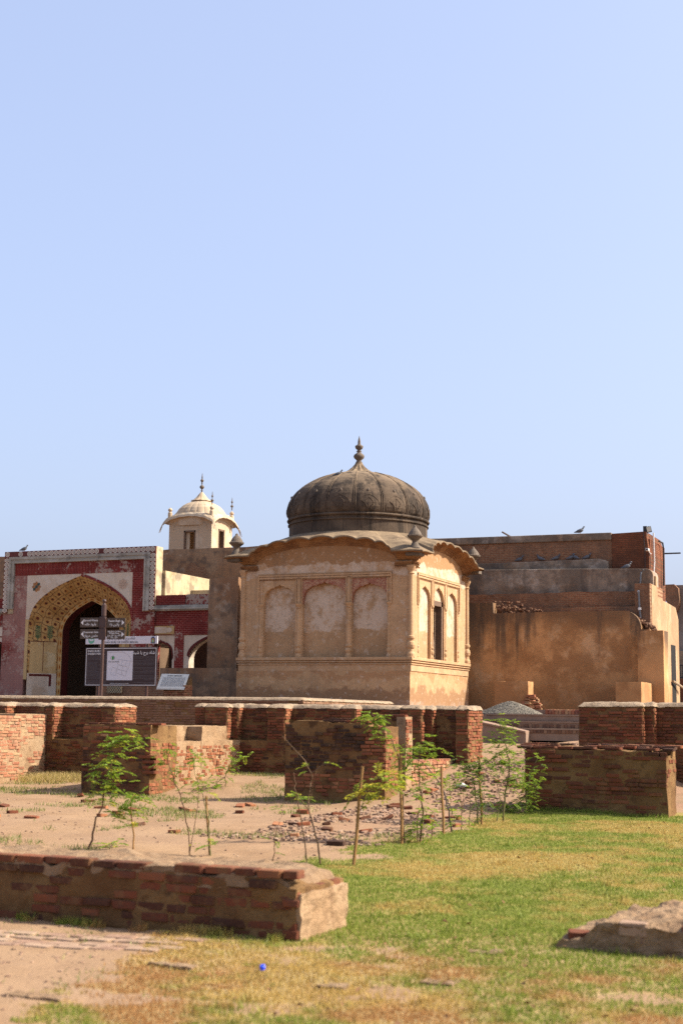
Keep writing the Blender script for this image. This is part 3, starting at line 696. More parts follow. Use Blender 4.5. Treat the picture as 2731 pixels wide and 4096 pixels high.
    for i in range(N+1):
        row = []
        for s in range(9):
            t = s/8; u = -OV+.03+(Wd+2*OV-.06)*i/N; q = clampc(F(u, (OV-.03)*pull(u, Wd), 0)); zl = zlip(u, Wd, False)*(1-(1-t)**3)+zlip(u, Wd, True)*(1-t)**3+.055
            a = atan2(q[1]-C0[1], q[0]-C0[0]); e = t
            dx, dy = C0[0]+2.6*cos(a), C0[1]+2.6*sin(a)
            row.append((q[0]*(1-e)+dx*e, q[1]*(1-e)+dy*e, zl+(8.44-zl)*t**1.1))
        P.append(row)
    rf = MB(); rf.grid(P); rf.build('roof', M['roof_plaster'], pav, smooth=True)
FF = face_frame((PX0, PY0), (1, 0), (0, -1)); make_side(FF, PX1-PX0, True)
FR = face_frame((PX1, PY0), (0, 1), (1, 0)); make_side(FR, PY1-PY0, False)
FBk = face_frame((PX1, PY1), (-1, 0), (0, 1)); make_side(FBk, PX1-PX0, False)
FL = face_frame((PX0, PY1), (0, -1), (-1, 0)); make_side(FL, PY1-PY0, False)
for x, y in ((PX0, PY0), (PX1, PY0), (PX1, PY1), (PX0, PY1)):
    mb = MB(); sx, sy = (1 if x > -21 else -1), (1 if y > 50 else -1)
    mb.lathe((x+.0*sx, y+.0*sy, ZPL), [(q*.135, h*3.25) for q, h in COLP], 16); mb.build('corner_column', M['pavilion_wall'], pav)
    mb = MB(); c = (x+sx*.22, y+sy*.22, 7.46)
    mb.box(c[0]-.26, c[0]+.26, c[1]-.26, c[1]+.26, 7.3, 7.56)
    mb.lathe(c, [(.22, .06), (.19, .14), (.12, .28), (.1, .32), (.11, .38), (.18, .45), (.27, .52), (.285, .57), (.24, .59), (.23, .62), (.19, .7), (.12, .79), (.06, .85), (.05, .89), (0, .93)], 16)
    mb.build('corner_finial', M['finial_stone'], pav)
# dome
DC = (-21.12, 50.2, 0)
prof = [(2.66, 8.4), (2.66, 8.84), (2.71, 8.86), (2.71, 8.9), (2.66, 8.92), (2.655, 9.0), (2.73, 9.02), (2.75, 9.06), (2.73, 9.10), (2.67, 9.12), (2.70, 9.2), (2.735, 9.33), (2.73, 9.48), (2.69, 9.65), (2.63, 9.83), (2.52, 10.02), (2.37, 10.2), (2.17, 10.38), (1.91, 10.55), (1.58, 10.72), (1.21, 10.86), (.78, 10.97), (.3, 11.0)]
def gore(a, z): return 1+(.028*(abs(sin(8*a+.4))**.55-.5) if z > 9.13 else 0)
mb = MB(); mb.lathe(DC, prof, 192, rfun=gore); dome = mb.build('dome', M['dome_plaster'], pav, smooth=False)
def dsurf(a, z, off=.0):
    zs = [p[1] for p in prof]; r = float(np.interp(z, zs, [p[0] for p in prof]))*gore(a, z)+off
    return (DC[0]+r*cos(a), DC[1]+r*sin(a), z)
for k in range(16):
    a = (k*pi-.4)/8
    mb = MB()
    for da in (-.009, .009): mb.tube([dsurf(a+da*(1.6-.04*i), 9.15+1.78*(i/16)**1.0, .01) for i in range(17)], .024, 5)
    mb.build('rib', M['dome_plaster'], dome)
    a += pi/16; mb = MB()
    arch = [(-.14, 9.2), (-.15, 9.4), (-.12, 9.58), (-.07, 9.7), (0, 9.78), (.07, 9.7), (.12, 9.58), (.15, 9.4), (.14, 9.2)]
    mb.tube([dsurf(a+u, z, .004) for u, z in arch], .011, 5)
    for s in (-1, 0, 1): mb.tube([dsurf(a+s*.05*sin(pi*i/8)*1.2, 9.2+.55*i/8-.08*abs(s)*i/8, .004) for i in range(9)], .009, 5)
    for s in (-1, 1): mb.tube([dsurf(a+s*(.02+.08*i/6), 9.2+.34*sqrt(i/6), .01) for i in range(7)], .012, 5)
    mb.build('lotus_relief', M['dome_plaster'], dome)
    mb = MB(); p = dsurf(a, 9.98, .02); mb.lathe((p[0], p[1], p[2]-.09), [(0, 0), (.03, .02), (.045, .06), (.03, .1), (.01, .13), (0, .14)], 8); mb.build('stud', M['finial_stone'], dome)
mb = MB()
P = []
for r, z, k in ((.40, 10.95, 0), (.66, 10.955, .05), (.67, 10.985, .05), (.55, 11.03, .03), (.40, 11.12, .02), (.26, 11.24, .01), (.16, 11.36, 0), (.11, 11.46, 0), (0, 11.47, 0)):
    P.append([(DC[0]+(r+k*abs(cos(12*pi*j/96))*1.2-k)*cos(2*pi*j/96), DC[1]+(r+k*abs(cos(12*pi*j/96))*1.2-k)*sin(2*pi*j/96), z-(.03*abs(sin(12*pi*j/96)) if k else 0)) for j in range(96)])
mb.grid(P, True); cap_ = mb.build('lotus_cap', M['roof_plaster'], pav)
mb = MB(); mb.lathe((DC[0], DC[1], 11.4), [(.1, 0), (.13, .05), (.09, .08), (.1, .12), (.19, .2), (.215, .27), (.19, .33), (.1, .4), (.07, .44), (.11, .47), (.07, .5), (.07, .53), (.13, .57), (.155, .64), (.16, .68), (.11, .71), (.06, .74), (.07, .76), (.05, .78), (.055, .84), (.04, .93), (0, 1.1)], 20)
mb.build('finial', M['finial_stone'], pav, smooth=True)
# inside and door of the sunlit side
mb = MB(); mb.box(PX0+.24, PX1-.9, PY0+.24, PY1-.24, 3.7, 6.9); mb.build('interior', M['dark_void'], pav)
dr = MB()
for a, b, z0, z1 in ((2.235, 2.37, 3.7, 5.94), (3.295, 3.43, 3.7, 5.94), (2.235, 3.43, 5.76, 5.942)): fbox(dr, FR, a, b, -.45, -D_ if (D_ := .02) else 0, z0, z1)
door = dr.build('doorway', M['old_wood'], pav)
for a, b, n0 in ((2.37, 2.60, -.36), (3.16, 3.295, -.3)):
    dl = MB(); fbox(dl, FR, a, b, n0, n0+.06, 3.76, 5.75); dl.build('door_leaf', M['old_wood'], door)
dl = MB(); dl.prism([(2.22, 3.95), (2.36, 3.9), (2.40, 4.35), (2.30, 4.75)], FR, .0, .02); dl.build('loose_board', M['old_wood'], door)
# ------------------------------------------------------------------ great stepped wall on the right
def great_plaster(name, base, zt=None, brown=(.25, .13, .06), dark=(.085, .065, .05), light=(.44, .29, .17), dk=.55):
    t = NT(name, .93, .12); x, y, z = t.xyz()
    w = t.m('MULTIPLY', t.m('SUBTRACT', t.noise(.55, 6, .62, off=3), .5), 2.2); wf = t.m('MULTIPLY', t.m('SUBTRACT', t.noise(2.5, 6, .65, off=8), .5), .8)
    c = t.mix(t.step(t.noise(.5, 6, .6), .35, .68), base, tuple(v*.72 for v in base))
    c = t.mix(t.step(t.noise(.8, 9, .74, off=6), .52, .56, 0, .6), c, light)
    c = t.mix(t.step(t.noise(.6, 7, .68, off=16), .46, .58, 0, .8), c, brown)
    if zt:
        zz = t.m('ADD', z, t.m('ADD', w, wf)); c = t.mix(t.step(zz, zt-.9, zt+.1, 0, .9), c, tuple(.5*a+.5*b for a, b in zip(dark, brown)))
        st = t.noise(1., 5, .6, off=31, stretch=(1.1, 1.1, .1)); m = t.m('MULTIPLY', t.step(st, .5, .6), t.step(t.m('ADD', z, w), zt-2.6, zt-.6))
        c = t.mix(t.m('MULTIPLY', m, .8), c, dark)
        zz = t.m('ADD', z, t.m('MULTIPLY', wf, 1.4)); c = t.mix(t.step(zz, 3.3, 2.7, 0, .55), c, brown)
    else:
        c = t.mix(t.m('MULTIPLY', t.step(t.noise(.9, 8, .72, off=12), .42, .56), dk), c, dark)
        c = t.mix(t.m('MULTIPLY', t.step(t.noise(1., 5, .6, off=31, stretch=(1.6, 1.6, .2)), .5, .68), dk), c, dark)
    c = t.mix(t.step(t.noise(16, 5, .7), .55, .8, 0, .35), c, tuple(v*.55 for v in base))
    t.bump(t.m('ADD', t.noise(1.6, 6, .6), t.m('MULTIPLY', t.noise(18, 5, .65), .3)), .5, .06); M[name] = t.out(c)
great_plaster('great_orange', (.60, .33, .145), 5.75, light=(.62, .40, .22), brown=(.33, .165, .07))
great_plaster('great_grey', (.34, .26, .19), None, (.26, .165, .10), (.10, .08, .065), (.50, .42, .34), .6)
great_plaster('great_side', (.50, .335, .19), None, (.42, .25, .13), (.26, .18, .11), (.56, .40, .25), .35)
great_plaster('far_grey', (.34, .30, .26), None, (.26, .20, .16), (.12, .10, .09), (.42, .37, .32), .4)
def brickwall_mat(name, sc, c1, c2, mo, dirt, rowh=.075, bw=.24, axis='XZ'):
    t = NT(name, .93, .1); x, y, z = t.xyz(); cb = t.n('ShaderNodeCombineXYZ')
    t.t.links.new(x if axis == 'XZ' else y, cb.inputs[0]); t.t.links.new(z, cb.inputs[1])
    wv = t.m('MULTIPLY', t.m('SUBTRACT', t.noise(3, 3), .5), .03); z2 = t.m('ADD', z, wv); t.t.links.new(z2, cb.inputs[1])
    b = t.n('ShaderNodeTexBrick'); t.t.links.new(cb.outputs[0], b.inputs['Vector']); b.inputs['Scale'].default_value = sc
    b.inputs['Brick Width'].default_value = bw; b.inputs['Row Height'].default_value = rowh; b.inputs['Mortar Size'].default_value = .012
    for k, v in (('Color1', c1), ('Color2', c2), ('Mortar', mo)): b.inputs[k].default_value = (*v, 1)
    c = t.mix(t.step(t.noise(.7, 6, .65), .42, .64, 0, .8), b.outputs[0], dirt)
    c = t.mix(t.step(t.noise(2.5, 6, .7, off=4), .5, .7, 0, .6), c, tuple(v*.4 for v in c1))
    t.bump(t.m('ADD', t.m('MULTIPLY', b.outputs['Fac'], -.6), t.noise(8, 5, .7)), .8, .04); M[name] = t.out(c)
brickwall_mat('rough_brick', 1., (.34, .155, .082), (.24, .105, .058), (.38, .24, .14), (.19, .115, .075))
brickwall_mat('red_brick', 1., (.27, .10, .05), (.20, .065, .034), (.15, .075, .042), (.10, .048, .03))
G = 'parts of the stepped fort wall'
YL = 54.5; XRR = HX(2598, 2450, 55)
fw = thing('fort_wall', 'massive stepped fort wall of stained orange plaster, grey bands and brick tiers', 'wall', (-14, YL, 1.95))
mb = MB(); xa, xb, xc, xd = -25., HX(1972, 2453, YL), HX(2494, 2443, YL), HX(2563, 2519, YL)
prof_ = [(xa, 1.7), (HX(2600, 2700, YL), 1.7), (HX(2600, 2700, YL), 5.1), (xd, 5.1)]
za, zc, zd = 5.81, 5.82, HZ(2563, 2519, YL)
prof_ += [(xd-(xd-xc)*(1-cos(t*pi/2/8)), zd+(zc-zd)*sin(t*pi/2/8)) for t in range(0, 9)]
prof_ += [(HX(2250, 2447, YL), 5.83), (xb+.02, za-.01), (xb, za+.02), (xb-.03, 6.24), (xa, 6.30)]
mb.prism(prof_, lambda u, n, z: (u, YL+n, z), 0, .5); mb.build('plaster_face', M['great_orange'], fw, bevel=.04)
mb = MB(); rough_box(mb, xa, HX(2545, 2400, 55.1), 55.0, 55.6, 1.7, 6.03, cell=.3, amp=.03, scale=2, seed=3); mb.build('brick_ledge', M['rough_brick'], fw)
mb = MB(); rough_box(mb, xa, HX(2545, 2400, 55.3), 55.45, 56.2, 1.7, 6.66, cell=.3, amp=.04, scale=2, seed=4); mb.build('brick_tier', M['rough_brick'], fw)
mb = MB(); rough_box(mb, HX(2538, 2450, 55), XRR, 55.0, 57.6, 1.7, 6.9, cell=.3, amp=.02, scale=2, seed=5); mb.build('brick_pier', M['rough_brick'], fw)
mb = MB(); x3 = HX(2610, 2300, 56); zt3 = 7.6
mb.prism([(xa, 1.7), (x3, 1.7), (x3, zt3-.28)] + [(x3-.26*(1-cos(t)), zt3-.28+.26*sin(t)) for t in (.4, .8, 1.2, 1.57)] + [(-14, zt3+.06), (xa, zt3+.25)], lambda u, n, z: (u, 56.0+n, z), 0, 1.1); mb.build('grey_band', M['great_grey'], fw, bevel=.03)
mb = MB(); x4 = HX(2591, 2200, 57); x4b = HX(2447, 2200, 57)
mb.prism([(xa, 7.), (x4b, 7.), (x4b, 9.16), (-19.5, 9.19), (xa, 9.25)], lambda u, n, z: (u, 57.0+n, z), 0, 3.); mb.build('upper_wall', M['rough_brick'], fw, bevel=.03)
mb = MB(); mb.prism([(xa, 8.95), (x4b-.02, 8.9), (x4b-.02, 9.2), (-19.5, 9.23), (xa, 9.29)], lambda u, n, z: (u, 56.93+n, z), 0, 3.12); mb.build('upper_coping', M['great_grey'], fw, bevel=.03)
mb = MB(); mb.prism([(x4b, 7.), (x4+.05, 7.), (x4+.05, 8.3), (x4-.08, 9.19), (x4b, 9.15)], lambda u, n, z: (u, 56.94+n, z), 0, 3.2); mb.build('corner_tower', M['red_brick'], fw, bevel=.02)
mb = MB(); mb.prism([(-21., 7.5), (HX(2430, 2250, 56.7), 7.5), (HX(2425, 2240, 56.7), 8.02), (HX(2395, 2232, 56.7), 8.12), (HX(2200, 2240, 56.7), 8.1), (-21, 8.05)], lambda u, n, z: (u, 56.75+n, z), 0, .3); mb.build('low_parapet', M['great_grey'], fw, bevel=.03)
# lit return and piers
mb = MB(); mb.prism([(55.3, 1.7), (60.9, 1.7), (60.9, 5.9), (60.3, 6.36), (58.5, 6.42), (56.5, 6.46), (56.4, 7.3), (56.2, 7.3), (56.15, 6.9), (55.3, 6.9)], lambda u, n, z: (XRR+.02+n, u, z), -.4, 0); mb.build('side_wall', M['great_side'], fw, bevel=.02)
mb = MB(); mb.prism([(57.2, 1.7), (60.3, 1.7), (60.3, 8.9), (57.2, 8.9)], lambda u, n, z: (x4+.03+n, u, z), -.3, 0); mb.build('tower_side', M['red_brick'], fw)
mb = MB(); rough_box(mb, HX(2548, 2600, 54), HX(2652, 2600, 54), 54.0, 54.9, 1.7, 5.015, cell=.3, amp=.012, scale=1.5, seed=6); mb.build('buttress', M['great_orange'], fw)
mb = MB(); rough_box(mb, HX(2460, 2750, 52), HX(2563, 2750, 52), 52.0, 58., 1.7, 3.03, cell=.3, amp=.014, scale=1.5, seed=7); mb.build('low_buttress', M['great_orange'], fw)
dy0, dy1 = 59.05, 60.05
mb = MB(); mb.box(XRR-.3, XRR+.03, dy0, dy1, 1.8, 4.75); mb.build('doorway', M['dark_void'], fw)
mb = MB(); mb.tube([(XRR+.1, dy0-.1, 3.25), (XRR+.25, dy1+.6, 3.0)], .05, 6); mb.build('door_rail', M['cap_plaster'], fw)
# crumbled masonry on the ledges
rr = random.Random(4)
def rubble(parent, name, spots, matn, s0, s1):
    mb = MB()
    for x, y, z in spots:
        vs, fs = UNITS[rr.randrange(5)]; s = rr.uniform(s0, s1); a = rr.random()*3
        v = vs*np.array([s*1.5, s, s*.7]); v = np.stack([v[:, 0]*cos(a)-v[:, 1]*sin(a), v[:, 0]*sin(a)+v[:, 1]*cos(a), v[:, 2]+v[:, 0]*rr.uniform(-.3, .3)], 1)+np.array([x, y, z])
        mb.add(v.tolist(), fs); mb.tone += [rr.betavariate(2.5, 2)]*len(fs)
    return mb.build(name, M[matn], parent, fixn=False, kind='stuff')
sp_ = []
for i in range(420):
    u = rr.random(); x = HX(1985, 2400, 54.9)+u*1.9; h = max(.05, (.8-.6*u)*(1-abs(rr.random()*.9))); sp_.append((x+rr.uniform(-.15, .15), 54.75+rr.random()*.6, 5.75+h*rr.random()))
for i in range(160): u = rr.random(); sp_.append((HX(2500, 2480, 54.9)+u*1.15, 54.75+rr.random()*.5, 5.8-.72*u+rr.uniform(-.1, .12)))
rubble(fw, 'rubble', sp_, 'brick_worn', .03, .1)
for (bx, by) in ((-17.4, 54.8),): pass
# pipe, cables, lamp, camera on the tower
flat('grey_pipe', (.16, .175, .19), .5, .08, spec=.4); flat('white_pipe', (.75, .74, .71), .5, .06, spec=.4); flat('black_metal', (.03, .03, .032), .5, .1, spec=.4)
pp = thing('drain_pipe', 'grey plastic drain pipe with white elbows running down the stepped fort wall', 'pipe', (x3-.9, 55.9, 5.3))
def pz(px, py, Y): return tuple(hit(px, py, 'Y', Y))
mb = MB(); mb.tube([pz(2572, 2278, 55.93), pz(2562, 2290, 55.93), pz(2559, 2330, 55.93), pz(2556, 2345, 55.93)], .035, 8); mb.build('pipe_run', M['grey_pipe'], pp)
mb = MB(); mb.tube([pz(2556, 2343, 55.93), pz(2551, 2352, 55.4), pz(2552, 2368, 54.93)], .045, 8); mb.build('elbow', M['white_pipe'], pp)
mb = MB(); mb.tube([pz(2552, 2366, 54.93), pz(2556, 2432, 54.93), pz(2560, 2475, 54.93)], .038, 8); mb.build('pipe_run', M['grey_pipe'], pp)
mb = MB(); mb.tube([pz(2556, 2430, 54.93), pz(2556.5, 2440, 54.93)], .068, 8); mb.build('joint', M['white_pipe'], pp)
mb = MB(); mb.tube([(x4+.1, 57.6, 9.2), (x4+.12, 57.6, 8.), (x4+.1, 57.5, 7.5)], .03, 6); tag(mb.build('conduit_pipe', M['white_pipe']), 'thin pale conduit clipped to the sunlit side of the brick tower', 'pipe')
mb = MB(); mb.tube([(x4+.1, 58.7, 9.0), (x4+.16, 59.2, 8.98), (x4+.16, 59.4, 8.7), (x4+.14, 59.4, 7.2)], .035, 6); tag(mb.build('cable_bundle', M['black_metal']), 'thick black cable bundle hanging down the brick tower corner', 'cable')
mb = MB(); mb.tube([(x4+.0, 60., 8.62), (x4+.75, 60., 8.62)], .035, 6); tag(mb.build('spout_bar', M['black_metal']), 'short dark bar sticking out sideways from the brick tower', 'bar')
fl = thing('floodlight', 'square floodlight mounted on the top corner of the brick tower', 'floodlight', (x4-.2, 57.1, 9.2))
c = hit(2593, 2118, 'Y', 57.0)
R_ = Matrix.Rotation(radians(20), 4, 'Z') @ Matrix.Rotation(radians(-12), 4, 'Y')
def rbox(w, d, h, cx=0, cy=0, cz=0):
    m = MB(); m.box(-w/2, w/2, -d/2, d/2, -h/2, h/2); m.v = [tuple(R_ @ Vector((v[0]+cx, v[1]+cy, v[2]+cz)) + Vector(c)) for v in m.v]; return m
flat('lamp_glass', (.58, .56, .45), .25, .05, spec=.5)
rbox(.2, .07, .24).build('housing', M['black_metal'], fl); rbox(.17, .01, .2, 0, -.04, .01).build('glass', M['lamp_glass'], fl)
mb = MB(); mb.box(c[0]-.24, c[0]-.1, 57.05, 57.3, 9.1, 9.42); mb.tube([(c[0]-.15, 57.1, 9.3), (c[0], 57.05, 9.4)], .025, 6); mb.build('bracket', M['black_metal'], fl)
cc = thing('security_camera', 'small white security camera bracketed to the brick tower face', 'camera', pz(2590, 2203, 56.8))
q = pz(2588, 2199, 56.75); mb = MB(); mb.box(q[0]-.06, q[0]+.06, q[1]-.12, q[1]+.1, q[2]-.05, q[2]+.05); mb.build('body', M['white_pipe'], cc, bevel=.015)
mb = MB(); mb.lathe((0, 0, 0), [(.0, 0), (.04, 0), (.04, .03), (0, .03)], 10); mb.v = [(q[0]+v[0], q[1]-.12-v[2], q[2]+v[1]) for v in mb.v]; mb.build('lens', M['black_metal'], cc)
mb = MB(); mb.tube([(q[0]+.03, q[1]+.05, q[2]-.04), (q[0]+.08, q[1]+.12, q[2]-.14), (q[0]+.08, 57.0, q[2]-.14)], .02, 6); mb.build('arm', M['white_pipe'], cc)
for k, (a, b) in enumerate((((2571, 2128), (2578, 2276)), ((2596, 2210), (2600, 2275)))):
    mb = MB(); mb.tube([pz(a[0], a[1], 56.9), pz((a[0]+b[0])/2+3, (a[1]+b[1])/2, 56.9), pz(b[0], b[1], 56.9)], .012, 5)
    tag(mb.build('thin_cable', M['black_metal']), ('thin black cable hanging down the brick tower from the floodlight', 'thin black cable dropping from the security camera to the grey band')[k], 'cable')
# small plastered block, crumbled heap, gravel
its = []
blk = solid('parapet_block', 'free-standing plastered parapet block behind the gravel heap', 'wall', [(HX(1977, 2760, 50), HX(2111, 2760, 50), 50.0, 50.66, 1.7, 2.985)], its, 'great_orange', amp=.012, cell=.12)
hp = thing('crumbled_brick_heap', 'crumbled brick remnant at the corner of the plastered parapet block', 'rubble', (HX(2140, 2830, 49.9), 49.9, 1.95))
cxh = HX(2136, 2830, 49.9); its = []
for k in range(12):
    w = .68*(1-k/15); its += [(cxh-.12+(-.5+j/3)*w*1.0+rr.uniform(-.03, .03)-.0, 49.75+rr.random()*.25, 1.96+.048*k, .19, .16, .043, rr.gauss(0, .2), 0, rr.uniform(.45, .9)) for j in range(4)]
place_bricks(hp, its, 'brick_red', 60)
t = NT('gravel', .95, .1)
M['gravel'] = t.out(t.mix(t.n('ShaderNodeObjectInfo').outputs['Random'], t.ramp(t.attr('tone').outputs['Fac'], [(0, (.10, .09, .075)), (.5, (.24, .21, .165)), (1, (.42, .37, .29))]), (.2, .18, .15)))
mb = MB(); gcx, gcy = HX(2040, 2850, 44.6), 44.6
def heap(x, y): 
    d = sqrt(((x-gcx)/1.0)**2+((y-gcy)/1.0)**2); return .4*max(0, 1-d**1.25)
for i in range(7000):
    a = rr.random()*2*pi; d = sqrt(rr.random())*1.0; x, y = gcx+1.0*d*cos(a), gcy+1.0*d*sin(a); s = rr.uniform(.014, .03)
    vs, fs = UNITS[rr.randrange(5)]; mb.add((vs*s*np.array([rr.uniform(.8, 1.5), rr.uniform(.8, 1.5), 1])*1.5+np.array([x, y, 1.79+heap(x, y)])).tolist(), fs); mb.tone += [rr.random()]*len(fs)
gh_ = thing('gravel_heap', 'low heap of grey gravel dumped on the top step', 'gravel', (gcx, gcy, 1.79))
mb.build('gravel', M['gravel'], gh_, fixn=False, kind='stuff')
mb = MB(); mb.grid([[(gcx+1.0*r*cos(j*pi/16), gcy+1.0*r*sin(j*pi/16), 1.783+.4*(1-r**1.25)) for j in range(32)] for r in (1., .8, .6, .4, .2, .02)], True); mb.build('core', M['great_grey'], gh_)
# far building beyond the right end
fb = thing('far_building', 'distant grey plastered building end with a broken brick corner beyond the fort wall', 'building', (-6, 78, 1.9))
YY = 78; a = HX(2700, 2500, YY)
mb = MB(); mb.box(a, a+14, YY, YY+8, 1.5, HZ(2720, 2340, YY)); mb.build('wall', M['far_grey'], fb)
mb = MB(); o = [(2663, 2342), (2700, 2340), (2716, 2355), (2722, 2400), (2718, 2435), (2704, 2456), (2692, 2440), (2672, 2412), (2657, 2394), (2664, 2372)]
mb.prism([(HX(u, v, YY), HZ(u, v, YY)) for u, v in o], lambda u, n, z: (u, YY+n, z), -.5, 1.0); mb.build('broken_corner', M['rough_brick'], fb)
mb = MB(); mb.box(a-.3, a+14, YY-.4, YY+.02, 1.5, HZ(2720, 2605, YY)); mb.build('lower_wall', M['cap_plaster'], fb)
mb = MB(); mb.box(a-.6, a+14, YY-2, YY-1.2, 1.5, HZ(2720, 2715, YY-2)); mb.build('brick_base', M['red_brick'], fb)
rl = thing('railing', 'dark metal railing on the brick base of the distant building', 'railing', (a+1, YY-1.6, 4.))
zr0, zr1 = HZ(2720, 2716, YY-2), HZ(2720, 2660, YY-2)
for k in range(16):
    m_ = MB(); x = a-.5+.14*k; m_.tube([(x, YY-1.6, zr0-.05), (x, YY-1.6, zr1)], .02, 4); m_.build('bar', M['black_metal'], rl)
for z in (zr0+.1, zr1):
    m_ = MB(); m_.tube([(a-.6, YY-1.6, z), (a+2., YY-1.6, z)], .025, 4); m_.build('rail', M['black_metal'], rl)
# ------------------------------------------------------------------ painted gateway on the left
def red_painted(name, peel=.55, vert=False, fade=0., paint=(.155, .02, .016), under=(.42, .32, .25)):
    t = NT(name, .9, .12); x, y, z = t.xyz(); cb = t.n('ShaderNodeCombineXYZ')
    a, b_ = (z, x) if vert else (x, z); t.t.links.new(a, cb.inputs[0]); t.t.links.new(b_, cb.inputs[1])
    b = t.n('ShaderNodeTexBrick'); t.t.links.new(cb.outputs[0], b.inputs['Vector']); b.inputs['Scale'].default_value = 1.
    b.inputs['Brick Width'].default_value = .22 if not vert else .6; b.inputs['Row Height'].default_value = .085; b.inputs['Mortar Size'].default_value = .007
    for k, v in (('Color1', paint), ('Color2', tuple(v*1.35 for v in paint)), ('Mortar', (.36, .14, .11))): b.inputs[k].default_value = (*v, 1)
    c = t.mix(t.step(t.noise(.8, 5, .6, off=9), .4, .65, 0, .5), b.outputs[0], tuple(v*.5 for v in paint))
    pl = t.m('ADD', t.noise(1.1, 4, .6, off=4), t.m('MULTIPLY', t.m('SUBTRACT', t.noise(9, 6, .75, off=1), .5), .9))
    c = t.mix(t.m('MULTIPLY', t.step(pl, peel, peel+.04), .9), c, t.mix(t.noise(4, 4), under, tuple(v*.75 for v in under)))
    if fade: c = t.mix(t.m('MULTIPLY', t.step(t.noise(.9, 5, .6, off=19), .3, .6), fade), c, (.42, .26, .21))
    t.bump(t.noise(14, 5, .7), .3, .02); M[name] = t.out(c)
red_painted('red_paint', .66); red_painted('red_paint_vertical', .64, True); red_painted('red_faded', .52, False, .55); red_painted('red_peeling', .54)
plaster('cream_plaster', (.60, .49, .37), (.30, .22, .15), (.64, .55, .44), (.48, .34, .22), amt=(.5, .5, .55), spots=.15, streak=.25)
plaster('yellow_plaster', (.55, .38, .17), (.28, .18, .08), (.60, .48, .28), (.40, .24, .09), amt=(.45, .55, .5), streak=.35)
plaster('lit_yellow', (.56, .44, .26), (.20, .15, .10), (.60, .50, .34), (.44, .30, .15), amt=(.36, .55, .52), streak=.5)
plaster('grey_moulding', (.37, .335, .27), (.15, .135, .115), (.46, .43, .37), (.33, .25, .16), amt=(.4, .5, .55), streak=.3)
plaster('brown_wall', (.36, .215, .12), (.13, .085, .058), (.44, .32, .22), (.29, .145, .07), amt=(.36, .56, .48), spots=.4, streak=.6)
plaster('chhatri_plaster', (.52, .39, .255), (.28, .19, .12), (.60, .48, .34), (.44, .29, .17), amt=(.5, .5, .58), spots=.2, streak=.3)
# painted vault: flowers in a net of lobed cells
t = NT('painted_vault', .9, .12); uvv = t.uv(); u2 = t.map(uvv, (1, 1, 1))
wobv = t.n('ShaderNodeVectorMath'); wobv.operation = 'ADD'
nzc = t.n('ShaderNodeTexNoise'); nzc.inputs['Scale'].default_value = 7; t.t.links.new(u2, nzc.inputs['Vector'])
scl = t.n('ShaderNodeVectorMath'); scl.operation = 'SCALE'; scl.inputs['Scale'].default_value = .09; t.t.links.new(nzc.outputs['Color'], scl.inputs[0])
t.t.links.new(u2, wobv.inputs[0]); t.t.links.new(scl.outputs[0], wobv.inputs[1])
F1 = t.vor(2.3, wobv.outputs[0], 'F1', 'Distance', .25); DE = t.vor(2.3, wobv.outputs[0], 'DISTANCE_TO_EDGE', 'Distance', .25)
c = t.mix(t.step(t.noise(1.5, 6, .65), .4, .65), (.52, .33, .13), (.34, .19, .06))
c = t.mix(t.step(t.noise(7, 5, .7), .55, .75, 0, .5), c, (.52, .40, .22))
c = t.mix(t.step(F1, .30, .24, 0, .45), c, (.50, .20, .05)); c = t.mix(t.step(F1, .22, .17, 0, .95), c, (.085, .03, .02)); c = t.mix(t.step(F1, .07, .05), c, (.20, .03, .015))
c = t.mix(t.step(DE, .045, .02, 0, .9), c, (.10, .035, .02)); M['painted_vault'] = t.out(c)
t = NT('painted_border', .9, .12); uvv = t.uv()
F1 = t.vor(2.6, t.map(uvv, (1, .8, 1)), 'F1', 'Distance', .0)
c = t.mix(t.step(t.noise(2, 6, .65), .4, .65), (.52, .36, .16), (.40, .24, .09)); c = t.mix(t.step(F1, .36, .3), c, (.42, .15, .02)); c = t.mix(t.step(F1, .16, .12), c, (.12, .04, .02)); M['painted_border'] = t.out(c)
flat('unlit_dark', (.055, .03, .022), .95, .3); flat('dark_red', (.10, .016, .012), .9, .3); flat('hall_wall', (.16, .10, .06), .95, .3, 1.)  # first tone: darkness of the unlit inner depths, put into the colour
PT = [(1, 0), (.985, .09), (.966, .17), (.93, .27), (.87, .38), (.79, .485), (.707, .57), (.56, .695), (.42, .79), (.28, .868), (.14, .94), (.05, .98), (0, 1)]
def pointed(x0, x1, zs, za):
    um, a = (x0+x1)/2, (x1-x0)/2; L = [(um-a*k, zs+(za-zs)*h) for k, h in PT]; return L+[(2*um-u, z) for u, z in L[-2::-1]]
YG = 56.; GX0, GX1 = -41.93, -33.56; ZG = 9.28; Z0 = 1.9
FG = lambda u, n, z: (u, YG-n, z)
gate = thing('gateway', 'tall gateway with red-painted brickwork, tiled border and a flower-painted pointed vault', 'gateway', (-37.7, YG, 1.95))
oL, oR, oz, oa = -40.42, -34.8, 6.02, 8.03
outer = pointed(oL, oR, oz, oa)
def rest(lst): return lst
